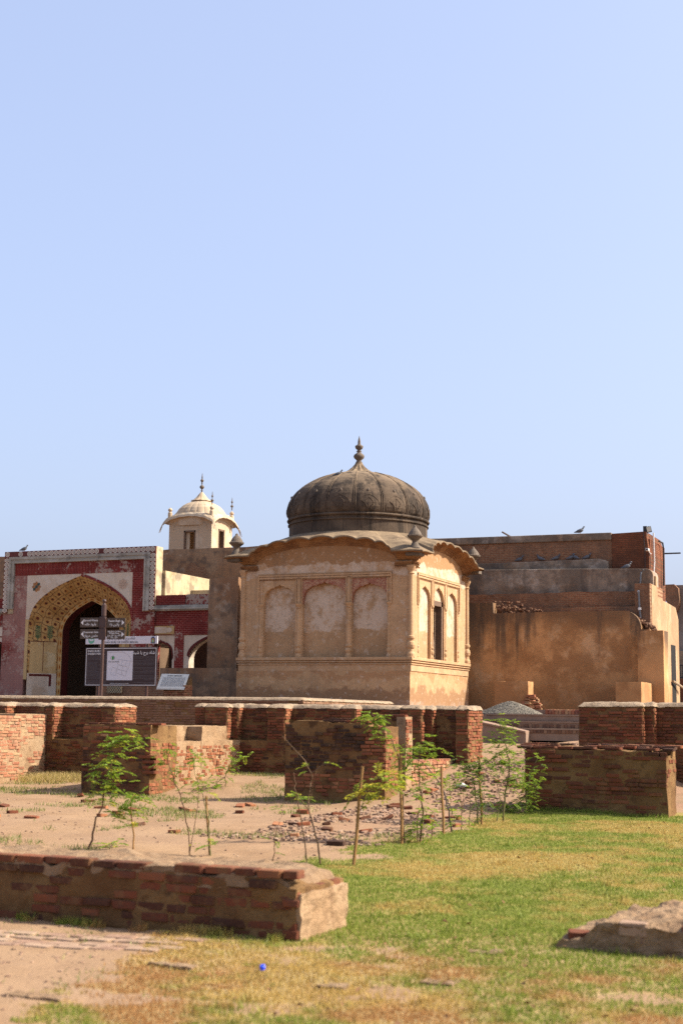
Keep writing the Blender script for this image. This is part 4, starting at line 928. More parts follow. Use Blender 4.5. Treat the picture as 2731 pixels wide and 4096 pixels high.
# front plane pieces: piers, spandrel
mb = MB(); fbox(mb, FG, GX0, -41.35, -.6, 0., 6.3, ZG-.002); fbox(mb, FG, -34.2, GX1, -.6, 0., 6.3, ZG-.002); fbox(mb, FG, -41.35, -34.2, -.6, 0, 8.70, ZG-.004)
mb.build('gate_body', M['lit_yellow'], gate)
mb = MB(); mb.prism([(-40.62, Z0+4.1)] + [(oL, oz)] + outer[1:-1] + [(oR, oz), (-34.8+.0, Z0+4.1), (-34.78, 8.13), (-40.62, 8.13)], FG, -.5, -.03); mb.build('spandrel', M['cream_plaster'], gate)
mb = MB(); fbox(mb, FG, -41.35, -34.2, -.5, -.02, 8.12, 8.701); mb.build('red_lintel', M['red_paint_vertical'], gate)
mb = MB(); fbox(mb, FG, -41.352, -40.62, -.5, -.025, Z0, 8.119); mb.build('faded_pier', M['red_faded'], gate)
mb = MB(); fbox(mb, FG, -34.79, -34.198, -.5, -.025, 6.2, 8.119); mb.build('red_pier', M['red_paint'], gate)
mb = MB(); fbox(mb, FG, -34.79, -34.198, -.5, -.024, Z0, 6.199); mb.build('peeling_pier', M['red_peeling'], gate)
mb = MB(); fbox(mb, FG, -40.615, -40.44, -.5, -.015, 3.2, 6.03); mb.build('yellow_strip', M['yellow_plaster'], gate)
mb = MB(); fbox(mb, FG, GX0-.002, -41.353, -.6, -.03, Z0, 6.299); mb.build('faded_edge', M['red_faded'], gate)
mb = MB(); fbox(mb, FG, -34.197, GX1+.002, -.6, -.03, Z0, 6.299); mb.build('peeling_edge', M['red_peeling'], gate)
flat('frieze_ground', (.13, .035, .028), .7, .3, 3.)
# mouldings round the frame
for (a, b, n1, m_) in ((0, .27, .05, 'frieze_ground'), (.27, .40, .10, 'grey_moulding'), (.40, .50, .06, 'grey_moulding'), (.50, .585, .085, 'grey_moulding')):
    zt = ZG-a*.98; zb = ZG-b*.98
    mb = MB(); fbox(mb, FG, GX0+a, GX1-a, -.02, n1, zb, zt); fbox(mb, FG, GX0+a, GX0+b, -.02, n1-.002, 6.32+.2*(a > .2)-.0, zb); fbox(mb, FG, GX1-b, GX1-a, -.02, n1-.002, 6.32, zb)
    mb.build('frame_moulding', M[m_], gate)
def loz(cx, cz, w, h, k): return [(cx-w*k, cz-h*.45*k), (cx, cz-h*k), (cx+w*k, cz-h*.45*k), (cx+w*k, cz+h*.45*k), (cx, cz+h*k), (cx-w*k, cz+h*.45*k)]
flat('tile_dark', (.06, .022, .02), .5, .2); flat('tile_green', (.035, .06, .045), .5, .2); flat('tile_cream', (.72, .62, .50), .5, .15); flat('tile_ochre', (.42, .25, .08), .5, .2)
def tile(cx, cz, w, h):
    mb = MB()
    for i, k in enumerate((1., .66, .46, .2)): mb.prism(loz(cx, cz, w, h, k), FG, .048, .056+.004*i, i)
    mb.build('lozenge_tile', [M['tile_cream'], M['tile_dark'], M['tile_cream'], M['tile_green']], gate)
nt = 33
for i in range(nt):
    cx = GX0+.16+(GX1-GX0-.32)*i/(nt-1)
    if i in (1, 2, 4, 21): continue
    tile(cx, ZG-.135, .112, .13)
for s in (GX0+.135, GX1-.135):
    for i in range(13): tile(s, ZG-.42-.2*i, .125, .11)
# vault between outer and inner arch
Yi = 57.05; iL, iR = -39.42, -35.9; inner = pointed(iL, iR, 5.55, 7.11)
def ext(o, z): return [(o[0][0], z)] + [(o[0][0], z+(o[0][1]-z)*k/4) for k in (1, 2, 3)] + o + [(o[-1][0], z+(o[-1][1]-z)*k/4) for k in (3, 2, 1)] + [(o[-1][0], z)]
def vault(name, A, ya, B, yb, mat, vlen, parent, nd=5):
    mb = MB(); n = len(A); L = [0.]
    for i in range(1, n): L.append(L[-1]+sqrt((A[i][0]-A[i-1][0])**2+(A[i][1]-A[i-1][1])**2))
    P = [[(A[i][0]*(1-k/nd)+B[i][0]*k/nd, ya+(yb-ya)*k/nd, A[i][1]*(1-k/nd)+B[i][1]*k/nd) for i in range(n)] for k in range(nd+1)]
    mb.grid(P); o = mb.build(name, M[mat], parent, fixn=False); uv = o.data.uv_layers.new(name='UVMap')
    for p in o.data.polygons:
        for li in p.loop_indices:
            vi = o.data.loops[li].vertex_index; uv.data[li].uv = (L[vi % n], (vi//n)/nd*vlen)
    return o
A_, B_ = ext(outer, Z0), ext(inner, Z0)
ti = 4+5; 
def cut(lst): return [p for p in lst]
vault('painted_vault', A_, YG+.03, B_, Yi, 'painted_vault', 1.55, gate)
b1 = ext(pointed(iL-.0, iR+.0, 5.55, 7.11), Z0); b2 = ext(pointed(iL+.17, iR-.17, 5.52, 6.93), Z0)
vault('vault_border', b1, Yi, b2, Yi+.06, 'painted_border', .8, gate, 2)
b3 = ext(pointed(iL+.19, iR-.19, 5.51, 6.9), Z0)
vault('inner_reveal', b2, Yi+.06, b3, Yi+.6, 'dark_red', .4, gate, 2)
# jamb panels below the painting
for s, xx0, xx1 in ((1, oL, iL), (-1, oR, iR)):
    mb = MB(); e = .012*s
    def jp(k, z): return (xx0+(xx1-xx0)*k+e, YG+.03+(Yi-YG-.03)*k, z)
    mb.quad(jp(.0, Z0), jp(.97, Z0), jp(.97, 3.5), jp(0, 3.5)); mb.build('dado_panel', M['cream_plaster'], gate)
    mb = MB(); e = .016*s; mb.quad(jp(.06, 3.5), jp(.94, 3.5), jp(.94, 5.0), jp(.06, 5.0)); mb.build('jamb_panel', M['yellow_plaster'], gate)
    mb = MB(); e = .02*s; mb.quad(jp(.06, 3.36), jp(.8, 3.36), jp(.8, 3.46), jp(.06, 3.46)); mb.quad(jp(.72, 2.9), jp(.8, 2.9), jp(.8, 3.36), jp(.72, 3.36)); mb.build('red_band', M['dark_red'], gate)
    mb = MB(); e = .02*s; mb.quad(jp(.49, 3.6), jp(.51, 3.6), jp(.51, 5.0), jp(.49, 5.0)); mb.quad(jp(.07, 4.98), jp(.95, 4.98), jp(.95, 5.01), jp(.07, 5.01)); mb.build('painted_line', M['dark_red'], gate)
    flat('leaf_paint', (.10, .16, .07), .9, .3)
    for k0 in (.3, .7):
        mb = MB(); e = .022*s; mb.quad(jp(k0-.012, 5.05), jp(k0+.012, 5.05), jp(k0+.01, 5.75), jp(k0-.01, 5.75))
        for i in range(6):
            for w in (-1, 1):
                z = 5.15+.1*i; mb.quad(jp(k0, z), jp(k0+w*.06, z+.03), jp(k0+w*.11, z+.14), jp(k0+w*.03, z+.07))
        mb.build('painted_plant', M['leaf_paint'], gate)
# red rim on the right of the arch
mb = MB(); rim = pointed(oL-.0, oR+.0, oz, oa); rim2 = pointed(oL-.0, oR+.13, oz, oa+.1)
half = len(rim)//2
mb.prism(rim[half:] + rim2[half:][::-1], FG, -.1, .0); mb.build('red_rim', M['red_paint'], gate)
# rosettes on the spandrel
flat('flower_orange', (.36, .16, .06), .9, .3); flat('flower_pale', (.50, .36, .26), .9, .2)
for (cx, cz, ma, mb2) in ((HX(146, 2347, YG), HZ(146, 2347, YG), 'flower_orange', 'tile_green'), (HX(491, 2336, YG), HZ(491, 2336, YG), 'flower_pale', 'flower_pale')):
    mb = MB()
    for i in range(8):
        a = i*pi/4; r0, r1 = .08, .26
        pet = [(cx+r0*cos(a-.3), cz+r0*sin(a-.3)), (cx+.2*cos(a-.36), cz+.2*sin(a-.36)), (cx+r1*cos(a), cz+r1*sin(a)), (cx+.2*cos(a+.36), cz+.2*sin(a+.36)), (cx+r0*cos(a+.3), cz+r0*sin(a+.3))]
        mb.prism(pet, FG, -.03, -.018+.001*(i % 2), i % 2 if i % 4 == 1 else 0)
    mb.prism([(cx+.07*cos(i*pi/5), cz+.07*sin(i*pi/5)) for i in range(10)], FG, -.03, -.012, 1); mb.build('rosette', [M[ma], M[mb2]], gate)
# hall behind
mb = MB(); hx0, hx1, hz = -40.3, -34.9, 7.4
for q in (((hx0, Yi+.62, Z0), (hx0, 64, Z0), (hx0, 64, hz), (hx0, Yi+.62, hz)), ((hx1, Yi+.62, Z0), (hx1, Yi+.62, hz), (hx1, 64, hz), (hx1, 64, Z0)), ((hx0, 64, Z0), (hx1, 64, Z0), (hx1, 64, hz), (hx0, 64, hz)), ((hx0, Yi+.62, hz), (hx1, Yi+.62, hz), (hx1, 64, hz), (hx0, 64, hz))): mb.quad(*q)
mb.build('hall', M['hall_wall'], gate, fixn=False)
mb = MB(); mb.prism([(hx0, Z0), (b3[0][0], Z0)] + b3[1:-1] + [(b3[-1][0], Z0), (hx1, Z0), (hx1, hz), (hx0, hz)], lambda u, n, z: (u, Yi+.61+n, z), 0, .02); mb.build('inner_wall', M['unlit_dark'], gate)
mb = MB(); mb.box(hx0+.05, hx1-.05, 63.9, 63.95, 4.0, 4.12); mb.build('dado_rail', M['unlit_dark'], gate)
# wings either side
def wing(name, label, X0, X1, cells, seed):
    w = thing(name, label, 'wall', ((X0+X1)/2, YG, 1.95)); yw = YG+.1; FW_ = lambda u, n, z: (u, yw-n, z)
    mb = MB(); us = [X0]
    polys = []
    for (a, b, zs, za, kind) in cells:
        arch = cusped(a, b, zs, za) if kind == 'cusp' else pointed(a, b, zs, za)
        polys.append((a, b, arch))
    cur = X0; solid_ = MB(); sp2 = MB()
    for a, b, arch in polys:
        fbox(solid_, FW_, cur, a-.28, -.5, 0, Z0, 6.3); fbox(sp2, FW_, a-.28, a, -.5, -.03, Z0, 5.2)
        sp2.prism(arch+[(b, 5.2), (a, 5.2)], FW_, -.5, -.03); fbox(sp2, FW_, b, b+.12, -.5, -.03, Z0, 5.2); fbox(solid_, FW_, a-.28, b+.12, -.5, -.002, 5.2, 6.3); cur = b+.12
    fbox(solid_, FW_, cur, X1, -.5, -.001, Z0, 6.3)
    solid_.build('red_wall', M['red_peeling' if seed == 1 else 'red_paint'], w); sp2.build('arch_surround', M['cream_plaster'], w)
    for k, (n1, z0, z1) in enumerate(((.1, 6.3, 6.36), (.2, 6.36, 6.44), (.14, 6.44, 6.52), (.05, 6.52, 6.56))):
        mb = MB(); fbox(mb, FW_, X0, X1, -.5, n1, z0, z1); mb.build('cornice', M['grey_moulding'], w)
    np_ = max(1, int((X1-X0)/1.1))
    for k in range(np_):
        mb = MB(); fbox(mb, FW_, X0+(X1-X0)*k/np_+.01, X0+(X1-X0)*(k+1)/np_-.03, -.3, 0, 6.56, 7.02+.01*k); mb.build('parapet_panel', M['red_peeling' if k % 2 else 'red_paint'], w)
    mb = MB(); mb.box(X0, X1, yw+1.3, yw+1.4, Z0, 6.2); mb.build('back', M['unlit_dark'], w)  # dark sheet closing the arches; the unlit depth is put into its colour
    for a, b, arch in polys:
        mb = MB(); rim_ = [(u, z) for u, z in arch]; o2 = [((a+b)/2+(u-(a+b)/2)*1.09, z+.09) for u, z in arch]; mb.prism(rim_+o2[::-1], FW_, -.2, -.01); mb.build('arch_rim', M['dark_red'], w)
    return w
wr = wing('gate_wing', 'red-painted wing of the gateway with grey cornice and arched openings, beside the tall buttress', GX1+.0, HX(860, 2450, YG), [(HX(590, 2600, YG), HX(684, 2600, YG), 4.1, 4.92, 'cusp'), (HX(751, 2600, YG), HX(751, 2600, YG)+2.3, 4.2, 5.12, 'pt')], 2)
mb = MB(); fbox(mb, FG, HX(575, 2520, YG), HX(694, 2520, YG), -.2, -.07, 5.24, 5.62); pn = mb.build('yellow_panel', M['yellow_plaster'], wr)
mb = MB(); c0, c1, zc_ = HX(584, 2520, YG), HX(686, 2520, YG), 5.43
mb.prism([(c0, zc_-.03), (c0+.1, zc_-.12), (c0+.25, zc_-.1), (c0+.32, zc_-.14), (c1-.32, zc_-.14), (c1-.25, zc_-.1), (c1-.1, zc_-.12), (c1, zc_-.03), (c1-.02, zc_+.08), (c1-.14, zc_+.12), (c1-.25, zc_+.08), (c1-.32, zc_+.14), (c0+.32, zc_+.14), (c0+.25, zc_+.08), (c0+.14, zc_+.12), (c0+.02, zc_+.08)], FG, -.1, -.06); mb.build('cartouche', M['cream_plaster'], pn)
wl_ = wing('gate_wing', 'red-painted wing of the gateway cut by the white multifoil arch on the plain side', -47.5, GX0-.0, [(HX(-70, 2600, YG), HX(36, 2600, YG), 4.0, 5.0, 'cusp')], 1)
mb = MB(); fbox(mb, FG, HX(-60, 2520, YG), HX(52, 2520, YG), -.2, -.07, 5.25, 5.68); mb.build('cream_panel', M['cream_plaster'], wl_)
# thin iron frame standing at the extreme left
# lattice in the lower wall
lt = thing('lattice_window', 'sunlit window grille low down behind the information board', 'window', (HX(460, 2760, 48.5), 48.5, 2.1))
# ------------------------------------------------------------------ walls behind gateway, buttress, chhatri
mb = MB(); mb.box(GX1-.4, GX1+.16, YG+.62, 61.9, 6.2, 8.2); tag(mb.build('side_wall', M['lit_yellow']), 'sunlit pale yellow side wall running back from the gateway', 'wall', kind='thing')
mb = MB(); mb.box(GX1+.17, HX(840, 2385, 59), 59., 59.3, 1.9, HZ(760, 2362, 59)); tag(mb.build('roof_parapet', M['lit_yellow']), 'low shaded parapet behind the red wing cornice', 'wall', kind='thing')
bw = thing('rear_wall', 'long stained grey-brown rear wall with a patch of bare brick below the kiosk', 'wall', (-33, 62, 1.95))
mb = MB(); rough_box(mb, -50, -24, 62.0, 63., 1.9, 9.88, cell=.5, amp=.03, scale=1, seed=5); mb.build('plaster_face', M['brown_wall'], bw)
mb = MB(); o = [(730, 2316), (738, 2300), (752, 2270), (763, 2250), (778, 2252), (790, 2266), (805, 2272), (818, 2270), (826, 2290), (838, 2318)]
mb.prism([(HX(u, v, 62), HZ(u, v, 62)) for u, v in o], lambda u, n, z: (u, 61.97+n, z), -.03, .1); mb.build('bare_brick', M['rough_brick'], bw)
bt = thing('buttress', 'tall plain brown buttress wall with a raw sunlit edge between gateway and pavilion', 'wall', (-27.1, 50.5, 1.95))
mb = MB(); rough_box(mb, HX(832, 2500, 50.5), HX(950, 2500, 50.5), 50.5, 51.05, 1.7, 7.13, cell=.16, amp=.016, scale=2.5, seed=9); mb.build('plaster_face', M['brown_wall'], bt)
mb = MB(); rough_box(mb, HX(640, 2700, 49.5), HX(946, 2700, 49.5), 49.5, 50.1, 1.7, 3.47, cell=.2, amp=.012, scale=2, seed=3); tag(mb.build('low_parapet', M['brown_wall']), 'waist-high dark brown parapet wall at the foot of the tall buttress', 'wall', kind='thing')
mb = MB(); rough_box(mb, HX(385, 2750, 48.6), HX(690, 2720, 48.6), 48.6, 49.2, 1.7, HZ(500, 2735, 48.6), cell=.2, amp=.012, scale=2, seed=13); lw = tag(mb.build('low_brick_wall', M['rough_brick']), 'low dark brick wall under the information board', 'wall', kind='thing')
# lattice parts
lx0, lx1, lz0, lz1 = HX(432, 2760, 48.55), HX(487, 2760, 48.55), HZ(460, 2773, 48.55), HZ(460, 2746, 48.55)
flat('sunlit_stone', (.62, .47, .27), .9, .1)
mb = MB(); mb.box(lx0, lx1, 48.5, 48.59, lz0, lz1); mb.build('pane', M['sunlit_stone'], lt)  # front faces away from the sun; the sunlit tone is put into its colour
for i in range(6):
    for s in (-1, 1):
        x = lx0+(lx1-lx0)*(i+.5)/6; mb = MB(); mb.tube([(x-s*.06, 48.49, lz0), (x+s*.06, 48.49, (lz0+lz1)/2), (x-s*.06, 48.49, lz1)], .012, 4); mb.build('lattice_bar', M['black_metal'], lt)
def chhatri():
    k = thing('roof_kiosk', 'small cream domed kiosk with drooping eaves and thin spires on the rear roof', 'kiosk', (-37.5, 67, 9.8))
    x0, x1, y0, y1 = -38.8, -36.2, 66., 68.3; zb, zt = 9.6, 12.
    cx, cy = (x0+x1)/2, (y0+y1)/2
    fr = [(lambda u, n, z: (x0+u, y0-n, z), x1-x0), (lambda u, n, z: (x1+n, y0+u, z), y1-y0), (lambda u, n, z: (x1-u, y1+n, z), x1-x0), (lambda u, n, z: (x0-n, y1-u, z), y1-y0)]
    for i, (F, w) in enumerate(fr):
        d0, d1 = (.93, 1.63) if i == 0 else (w*.33, w*.62); dz = HZ(757, 2122, 66) if i == 0 else 11.55
        mb = MB()
        for a, b, za, zb_ in ((.004, d0, zb, 11.75), (d1, w-.004, zb, 11.75), (d0, d1, dz, 11.75)): fbox(mb, F, a, b, -.2, 0, za, zb_)
        n = 24; mb.prism([(.004, 11.75), (w-.004, 11.75)]+[(.004+(w-.008)*(1-j/n), 11.72+.42*sqrt(max(0, 1-(2*j/n-1)**2))) for j in range(n+1)], F, -.2, -.001); mb.build('wall', M['chhatri_plaster'], k)
        mb = MB()
        for a, b, za, zb_ in ((d0, d0+.07, zb, dz), (d1-.07, d1, zb, dz), (d0, d1, dz-.09, dz)): fbox(mb, F, a, b, -.17, .015, za, zb_)
        dwy = mb.build('door_frame', M['old_wood'], k)
        mb = MB(); fbox(mb, F, d0+.07, d0+.28, -.16, -.12, zb, dz-.09); mb.build('door_leaf', M['chhatri_plaster'], dwy)
        mb = MB(); ar = [(w/2+(.78*w/2)*cos(pi*(1-j/20)), 11.5+.42*sin(pi*j/20)**.8+.025*abs(sin(pi*j/20*5))) for j in range(21)]; mb.tube([F(u, .01, z) for u, z in ar], .025, 5); mb.build('arch_moulding', M['chhatri_plaster'], k)
        P = []; N = 40
        for j in range(N+1):
            row = []
            for n_, dz2 in ((0, -.28), (.1, -.2), (.2, -.08), (.34, -.03), (.44, -.10), (.46, -.08), (.40, .02), (.25, .08), (.05, .1)):
                u = -n_+(w+2*n_)*j/N; tt = min(1, abs((u-w/2)/(w/2+.42))); z = 11.5+.82*sqrt(max(0, 1-tt**2.2))-.16*max(0, n_-.2)*2+.025*abs(sin(j*pi/N*7)); row.append(F(u, n_*.65, z+dz2-.02))
            P.append(row)
        mb = MB(); mb.grid(P); mb.build('eave', M['chhatri_plaster'], k)
    def sq(a, z):
        c_, s_ = abs(cos(a)), abs(sin(a)); p = 3.2 if z < .5 else 2.5
        return (1/((c_**p+s_**p)**(1/p)))*(1+.02*(abs(sin(10*a))**.6-.5))
    mb = MB(); mb.lathe((cx, cy, 11.9), [(1.24, -.2), (1.27, .1), (1.3, .3), (1.3, .42), (1.25, .58), (1.13, .78), (.95, .96), (.74, 1.1), (.5, 1.2), (.3, 1.25), (.1, 1.26)], 120, rfun=sq); mb.build('dome', M['chhatri_plaster'], k)
    mb = MB(); mb.lathe((cx, cy, 13.12), [(.5, 0), (.56, .03), (.54, .07), (.42, .12), (.28, .26), (.16, .42), (.06, .54)], 24, rfun=lambda a, z: 1+.03*cos(12*a)); mb.build('lotus_cap', M['chhatri_plaster'], k)
    def spire(c, s): 
        mb = MB(); mb.lathe(c, [(r*s, z*s) for r, z in ((.05, 0), (.04, .12), (.08, .16), (.04, .2), (.04, .26), (.13, .34), (.15, .4), (.13, .47), (.04, .54), (.03, .62), (.06, .66), (.03, .7), (.09, .78), (.11, .83), (.09, .88), (.03, .93), (.045, 1.0), (.0, 1.36))], 12); mb.build('spire', M['finial_stone'], k)
    spire((cx, cy, 13.6), .85)
    for a, b in ((x0, y0), (x1, y0), (x1, y1), (x0, y1)):
        ax, ay = cx+(a-cx)*.98, cy+(b-cy)*.98
        mb = MB(); mb.lathe((ax, ay, 11.8), [(.12, 0), (.12, .62), (.07, .68), (.12, .76), (.11, .82), (.03, .9)], 12); mb.build('corner_post', M['chhatri_plaster'], k)
        if (a, b) != (x0, y0): spire((ax, ay, 12.76), .55)
chhatri()
# ------------------------------------------------------------------ signs
flat('sign_brown', (.085, .058, .04), .55, .08, spec=.3); flat('post_brown', (.07, .035, .027), .45, .15, spec=.4); flat('board_maroon', (.035, .014, .013), .45, .1, spec=.4)
flat('print_white', (.78, .77, .76), .6, .03); flat('sheet_white', (.70, .69, .74), .6, .03); flat('print_black', (.04, .04, .045), .6, .05); flat('print_green', (.05, .28, .06), .6, .05)
flat('print_teal', (.16, .42, .30), .6, .05); flat('print_grey', (.20, .19, .20), .6, .05); flat('print_blue', (.03, .06, .16), .6, .05); flat('marble', (.66, .63, .55), .5, .06, spec=.4)
AR = {'ا': (0xFE8D, 2), 'ب': (0xFE8F, 4), 'ت': (0xFE95, 4), 'ث': (0xFE99, 4), 'ج': (0xFE9D, 4), 'ح': (0xFEA1, 4), 'خ': (0xFEA5, 4), 'د': (0xFEA9, 2), 'ر': (0xFEAD, 2), 'ز': (0xFEAF, 2), 'ش': (0xFEB5, 4),
      'غ': (0xFECD, 4), 'ل': (0xFEDD, 4), 'م': (0xFEE1, 4), 'ن': (0xFEE5, 4), 'و': (0xFEED, 2), 'پ': (0xFB56, 4), 'ہ': (0xFBA6, 4), 'ی': (0xFBFC, 4), 'ک': (0xFB8E, 4), 'ں': (0xFB9E, 2), 'ئ': (0xFE89, 4)}
def urdu(s):
    out = []
    for i, ch in enumerate(s):
        if ch not in AR: out.append(ch); continue
        b, n = AR[ch]; prev = i > 0 and s[i-1] in AR and AR[s[i-1]][1] == 4; nxt = n == 4 and i+1 < len(s) and s[i+1] in AR
        out.append(chr(b+(3 if prev and nxt else 2 if nxt else 1 if prev else 0)))
    return ''.join(reversed(out))
def text(s, x, y, z, size, mat, parent, align='CENTER', name='lettering', rot=(pi/2, 0, 0)):
    c = bpy.data.curves.new(name, 'FONT'); c.body = s; c.size = size; c.align_x = align; c.extrude = .0006; c.resolution_u = 2; c.offset = size*.012
    tmp = bpy.data.objects.new(name, c); COL.objects.link(tmp); bpy.context.view_layer.update()
    me = bpy.data.meshes.new_from_object(tmp.evaluated_get(bpy.context.evaluated_depsgraph_get())); bpy.data.objects.remove(tmp); bpy.data.curves.remove(c)
    me.materials.clear(); me.materials.append(M[mat]); me.name = name
    o = bpy.data.objects.new(name, me); COL.objects.link(o); adopt(o, parent); o.location = (x, y, z); o.rotation_euler = rot; o['kind'] = 'stuff'; return o
YS = 41.
sp = thing('signpost', 'dark brown metal direction post with ball top and four arrow boards', 'signpost', (HX(412, 2700, YS), YS, 1.95))
xp = HX(413, 2560, YS)
mb = MB(); mb.lathe((xp, YS, 1.9), [(.055, 0), (.055, 2.95), (.06, 2.96), (.06, 3.0), (.085, 3.01), (.085, 3.38), (.05, 3.4), (.04, 3.44), (.06, 3.48), (.068, 3.52), (.055, 3.56), (0, 3.58)], 16); mb.build('post', M['post_brown'], sp, smooth=False)
def arrow_board(px0, px1, py0, py1, left, lines):
    x0, x1, z0, z1 = HX(px0, py1, YS-.06), HX(px1, py0, YS-.06), HZ((px0+px1)/2, py1, YS-.06), HZ((px0+px1)/2, py0, YS-.06)
    mb = MB(); mb.box(x0, x1, YS-.075, YS-.045, z0, z1); b = mb.build('arrow_board', M['sign_brown'], sp, bevel=.006)
    mb = MB(); ax = x0+.06 if left else x1-.06; s = -1 if left else 1; zc = (z0+z1)/2
    mb.prism([(ax+s*.03, zc), (ax-s*.07, zc+.085), (ax-s*.07, zc-.085)], lambda u, n, z: (u, YS-.0775+n, z), 0, .002); mb.build('arrow_mark', M['print_white'], b)
    cx = (x0+x1)/2+(.05 if left else -.06)
    for s_, zo, sz in lines: text(s_, cx, YS-.0772, z0+(z1-z0)*zo, sz, 'print_white', b)
arrow_board(322, 397, 2471, 2509, True, [('Barood Khana', .62, .1), (urdu('بارود خانہ'), .2, .12)])
arrow_board(322, 397, 2517, 2555, True, [('Musamman Gate', .6, .09), (urdu('مثمن دروازہ'), .2, .12)])
arrow_board(428, 503, 2472, 2510, False, [('Paaien Bagh', .6, .1), (urdu('پائیں باغ'), .2, .12)])
arrow_board(428, 502, 2520, 2556, False, [('Kala Burj / Lal Burj', .76, .066), ('Khilwat Khana', .57, .066), (urdu('کالا برج / لال برج'), .32, .08), (urdu('خلوت خانہ'), .09, .07)])
for py in (2490, 2537):
    z = HZ(413, py, YS); mb = MB(); mb.box(xp-.13, xp+.13, YS-.085, YS-.03, z-.19, z+.19); br = mb.build('clamp', M['post_brown'], sp, bevel=.01)
    for dx in (-.1, .1):
        for dz in (-.14, .14): mb = MB(); mb.lathe((0, 0, 0), [(.022, 0), (.018, .014), (0, .018)], 8); mb.v = [(xp+dx+v[0], YS-.085-v[2], z+dz+v[1]) for v in mb.v]; mb.build('bolt', M['post_brown'], br)
YI = 43.
ib = thing('information_board', 'wide maroon information board with a white site map and white header strip', 'sign', (HX(486, 2700, YI), YI, 1.95))
x0, x1, z0, z1 = HX(342, 2665, YI), HX(630, 2665, YI), HZ(486, 2745, YI), HZ(486, 2589, YI)
mb = MB(); mb.box(x0, x1, YI-.02, YI+.03, z0, z1); bd = mb.build('panel', M['board_maroon'], ib, bevel=.006)
fr = MB()
for a, b, c, d in ((x0+.04, x1-.04, z0+.03, z0+.05), (x0+.04, x1-.04, z1-.05, z1-.03), (x0+.04, x0+.06, z0+.05, z1-.05), (x1-.06, x1-.04, z0+.05, z1-.05)): fr.box(a, b, YI-.0235, YI-.0195, c, d)
fr.build('border_line', M['print_white'], bd)
mx0, mx1, mz0, mz1 = HX(430, 2660, YI), HX(533, 2660, YI), HZ(480, 2721, YI), HZ(480, 2604, YI)
mb = MB(); mb.box(mx0, mx1, YI-.0245, YI-.0195, mz0, mz1); mp = mb.build('map_sheet', M['sheet_white'], bd)
def mpt(u, v): return (mx0+(mx1-mx0)*u, YI-.0255, mz1-(mz1-mz0)*v)
mb = MB()
for L in ([(.03, .06), (.2, .04), (.6, .04), (.8, .12), (.92, .26), (.97, .38)], [(.4, .28), (.95, .36)], [(.5, .5), (.8, .54), (.74, .86), (.38, .76), (.44, .5)], [(.44, .63), (.8, .7)], [(.62, .5), (.58, .82)], [(.2, .62), (.16, .8), (.34, .84), (.38, .6), (.2, .56)], [(.45, .3), (.42, .45), (.6, .5)], [(.6, .33), (.58, .46)], [(.75, .36), (.73, .52)], [(.9, .38), (.82, .66)]):
    mb.tube([mpt(*p) for p in L], .0035, 4)
tag(mb.build('map_lines', M['print_grey'], mp), kind='stuff')
mb = MB(); mb.prism([(mpt(.22+.085*cos(a*pi/8), 0)[0], mpt(0, .24+.075*sin(a*pi/8))[2]) for a in range(16)], lambda u, n, z: (u, YI-.0262+n, z), 0, .002); mb.build('map_ring', M['print_grey'], mp)
mb = MB(); mb.prism([(mpt(.22+.07*cos(a*pi/8), 0)[0], mpt(0, .24+.062*sin(a*pi/8))[2]) for a in range(16)], lambda u, n, z: (u, YI-.0272+n, z), 0, .002); mb.build('map_disc', M['sheet_white'], mp)
mb = MB(); mb.prism([(mpt(u, 0)[0], mpt(0, v)[2]) for u, v in ((.18, .2), (.22, .18), (.27, .2), (.27, .26), (.23, .3), (.19, .28))], lambda u, n, z: (u, YI-.0282+n, z), 0, .002); mb.build('map_marker', M['print_green'], mp)
p = mpt(.26, .39); text('You are Here!', p[0], YI-.026, p[2], .075, 'print_black', mp)
text('SHAH BURJ OR', x0+.1, YI-.0215, z1-.16, .1, 'print_white', bd, 'LEFT'); text('SHEESH MAHAL', x0+.1, YI-.0215, z1-.26, .1, 'print_white', bd, 'LEFT')
text(urdu('شاہ برج یا شیش محل'), x1-.1, YI-.0215, z1-.24, .15, 'print_white', bd, 'RIGHT')
text('Walled City of Lahore Authority, Govt. of Punjab', (mx0+mx1)/2, YI-.0215, z0+.085, .038, 'print_white', bd)
mb = MB(); rr = random.Random(9)
for side in (0, 1):
    a0, a1 = (x0+.1, mx0-.05) if side == 0 else (mx1+.05, x1-.1); z = z1-.34
    while z > z0+.08:
        f = rr.choice((1, 1, 1, .97, .5)) if rr.random() < .85 else 0; x = a0 if side == 0 else a1
        while f and ((side == 0 and x < a0+(a1-a0)*f) or (side == 1 and x > a1-(a1-a0)*f)):
            w = rr.uniform(.02, .07); xx = x if side == 0 else x-w; mb.box(xx, xx+w, YI-.0215, YI-.0198, z, z+.007); x += (w+.014)*(1 if side == 0 else -1)
        z -= .047
tag(mb.build('small_print', M['print_grey'], bd), kind='stuff')
hz0, hz1 = HZ(486, 2576, YI), HZ(486, 2546, YI)
mb = MB(); mb.box(HX(345, 2560, YI), HX(632, 2560, YI), YI-.02, YI+.02, hz0, hz1); hd = mb.build('header_strip', M['sheet_white'], ib, bevel=.004)
text('SHAH BURJ OR SHEESH MAHAL', HX(487, 2560, YI), YI-.0215, hz0+.03, .1, 'print_black', hd); text(urdu('شاہ برج یا شیش محل'), HX(487, 2560, YI), YI-.0215, hz0+.16, .13, 'print_black', hd)
ex, ez = HX(368, 2560, YI), (hz0+hz1)/2
mb = MB(); mb.prism([(ex+.13*cos(a*pi/8), ez+.01+.13*sin(a*pi/8)) for a in range(16)], lambda u, n, z: (u, YI-.022+n, z), 0, .002); em = mb.build('round_emblem', M['print_teal'], hd)
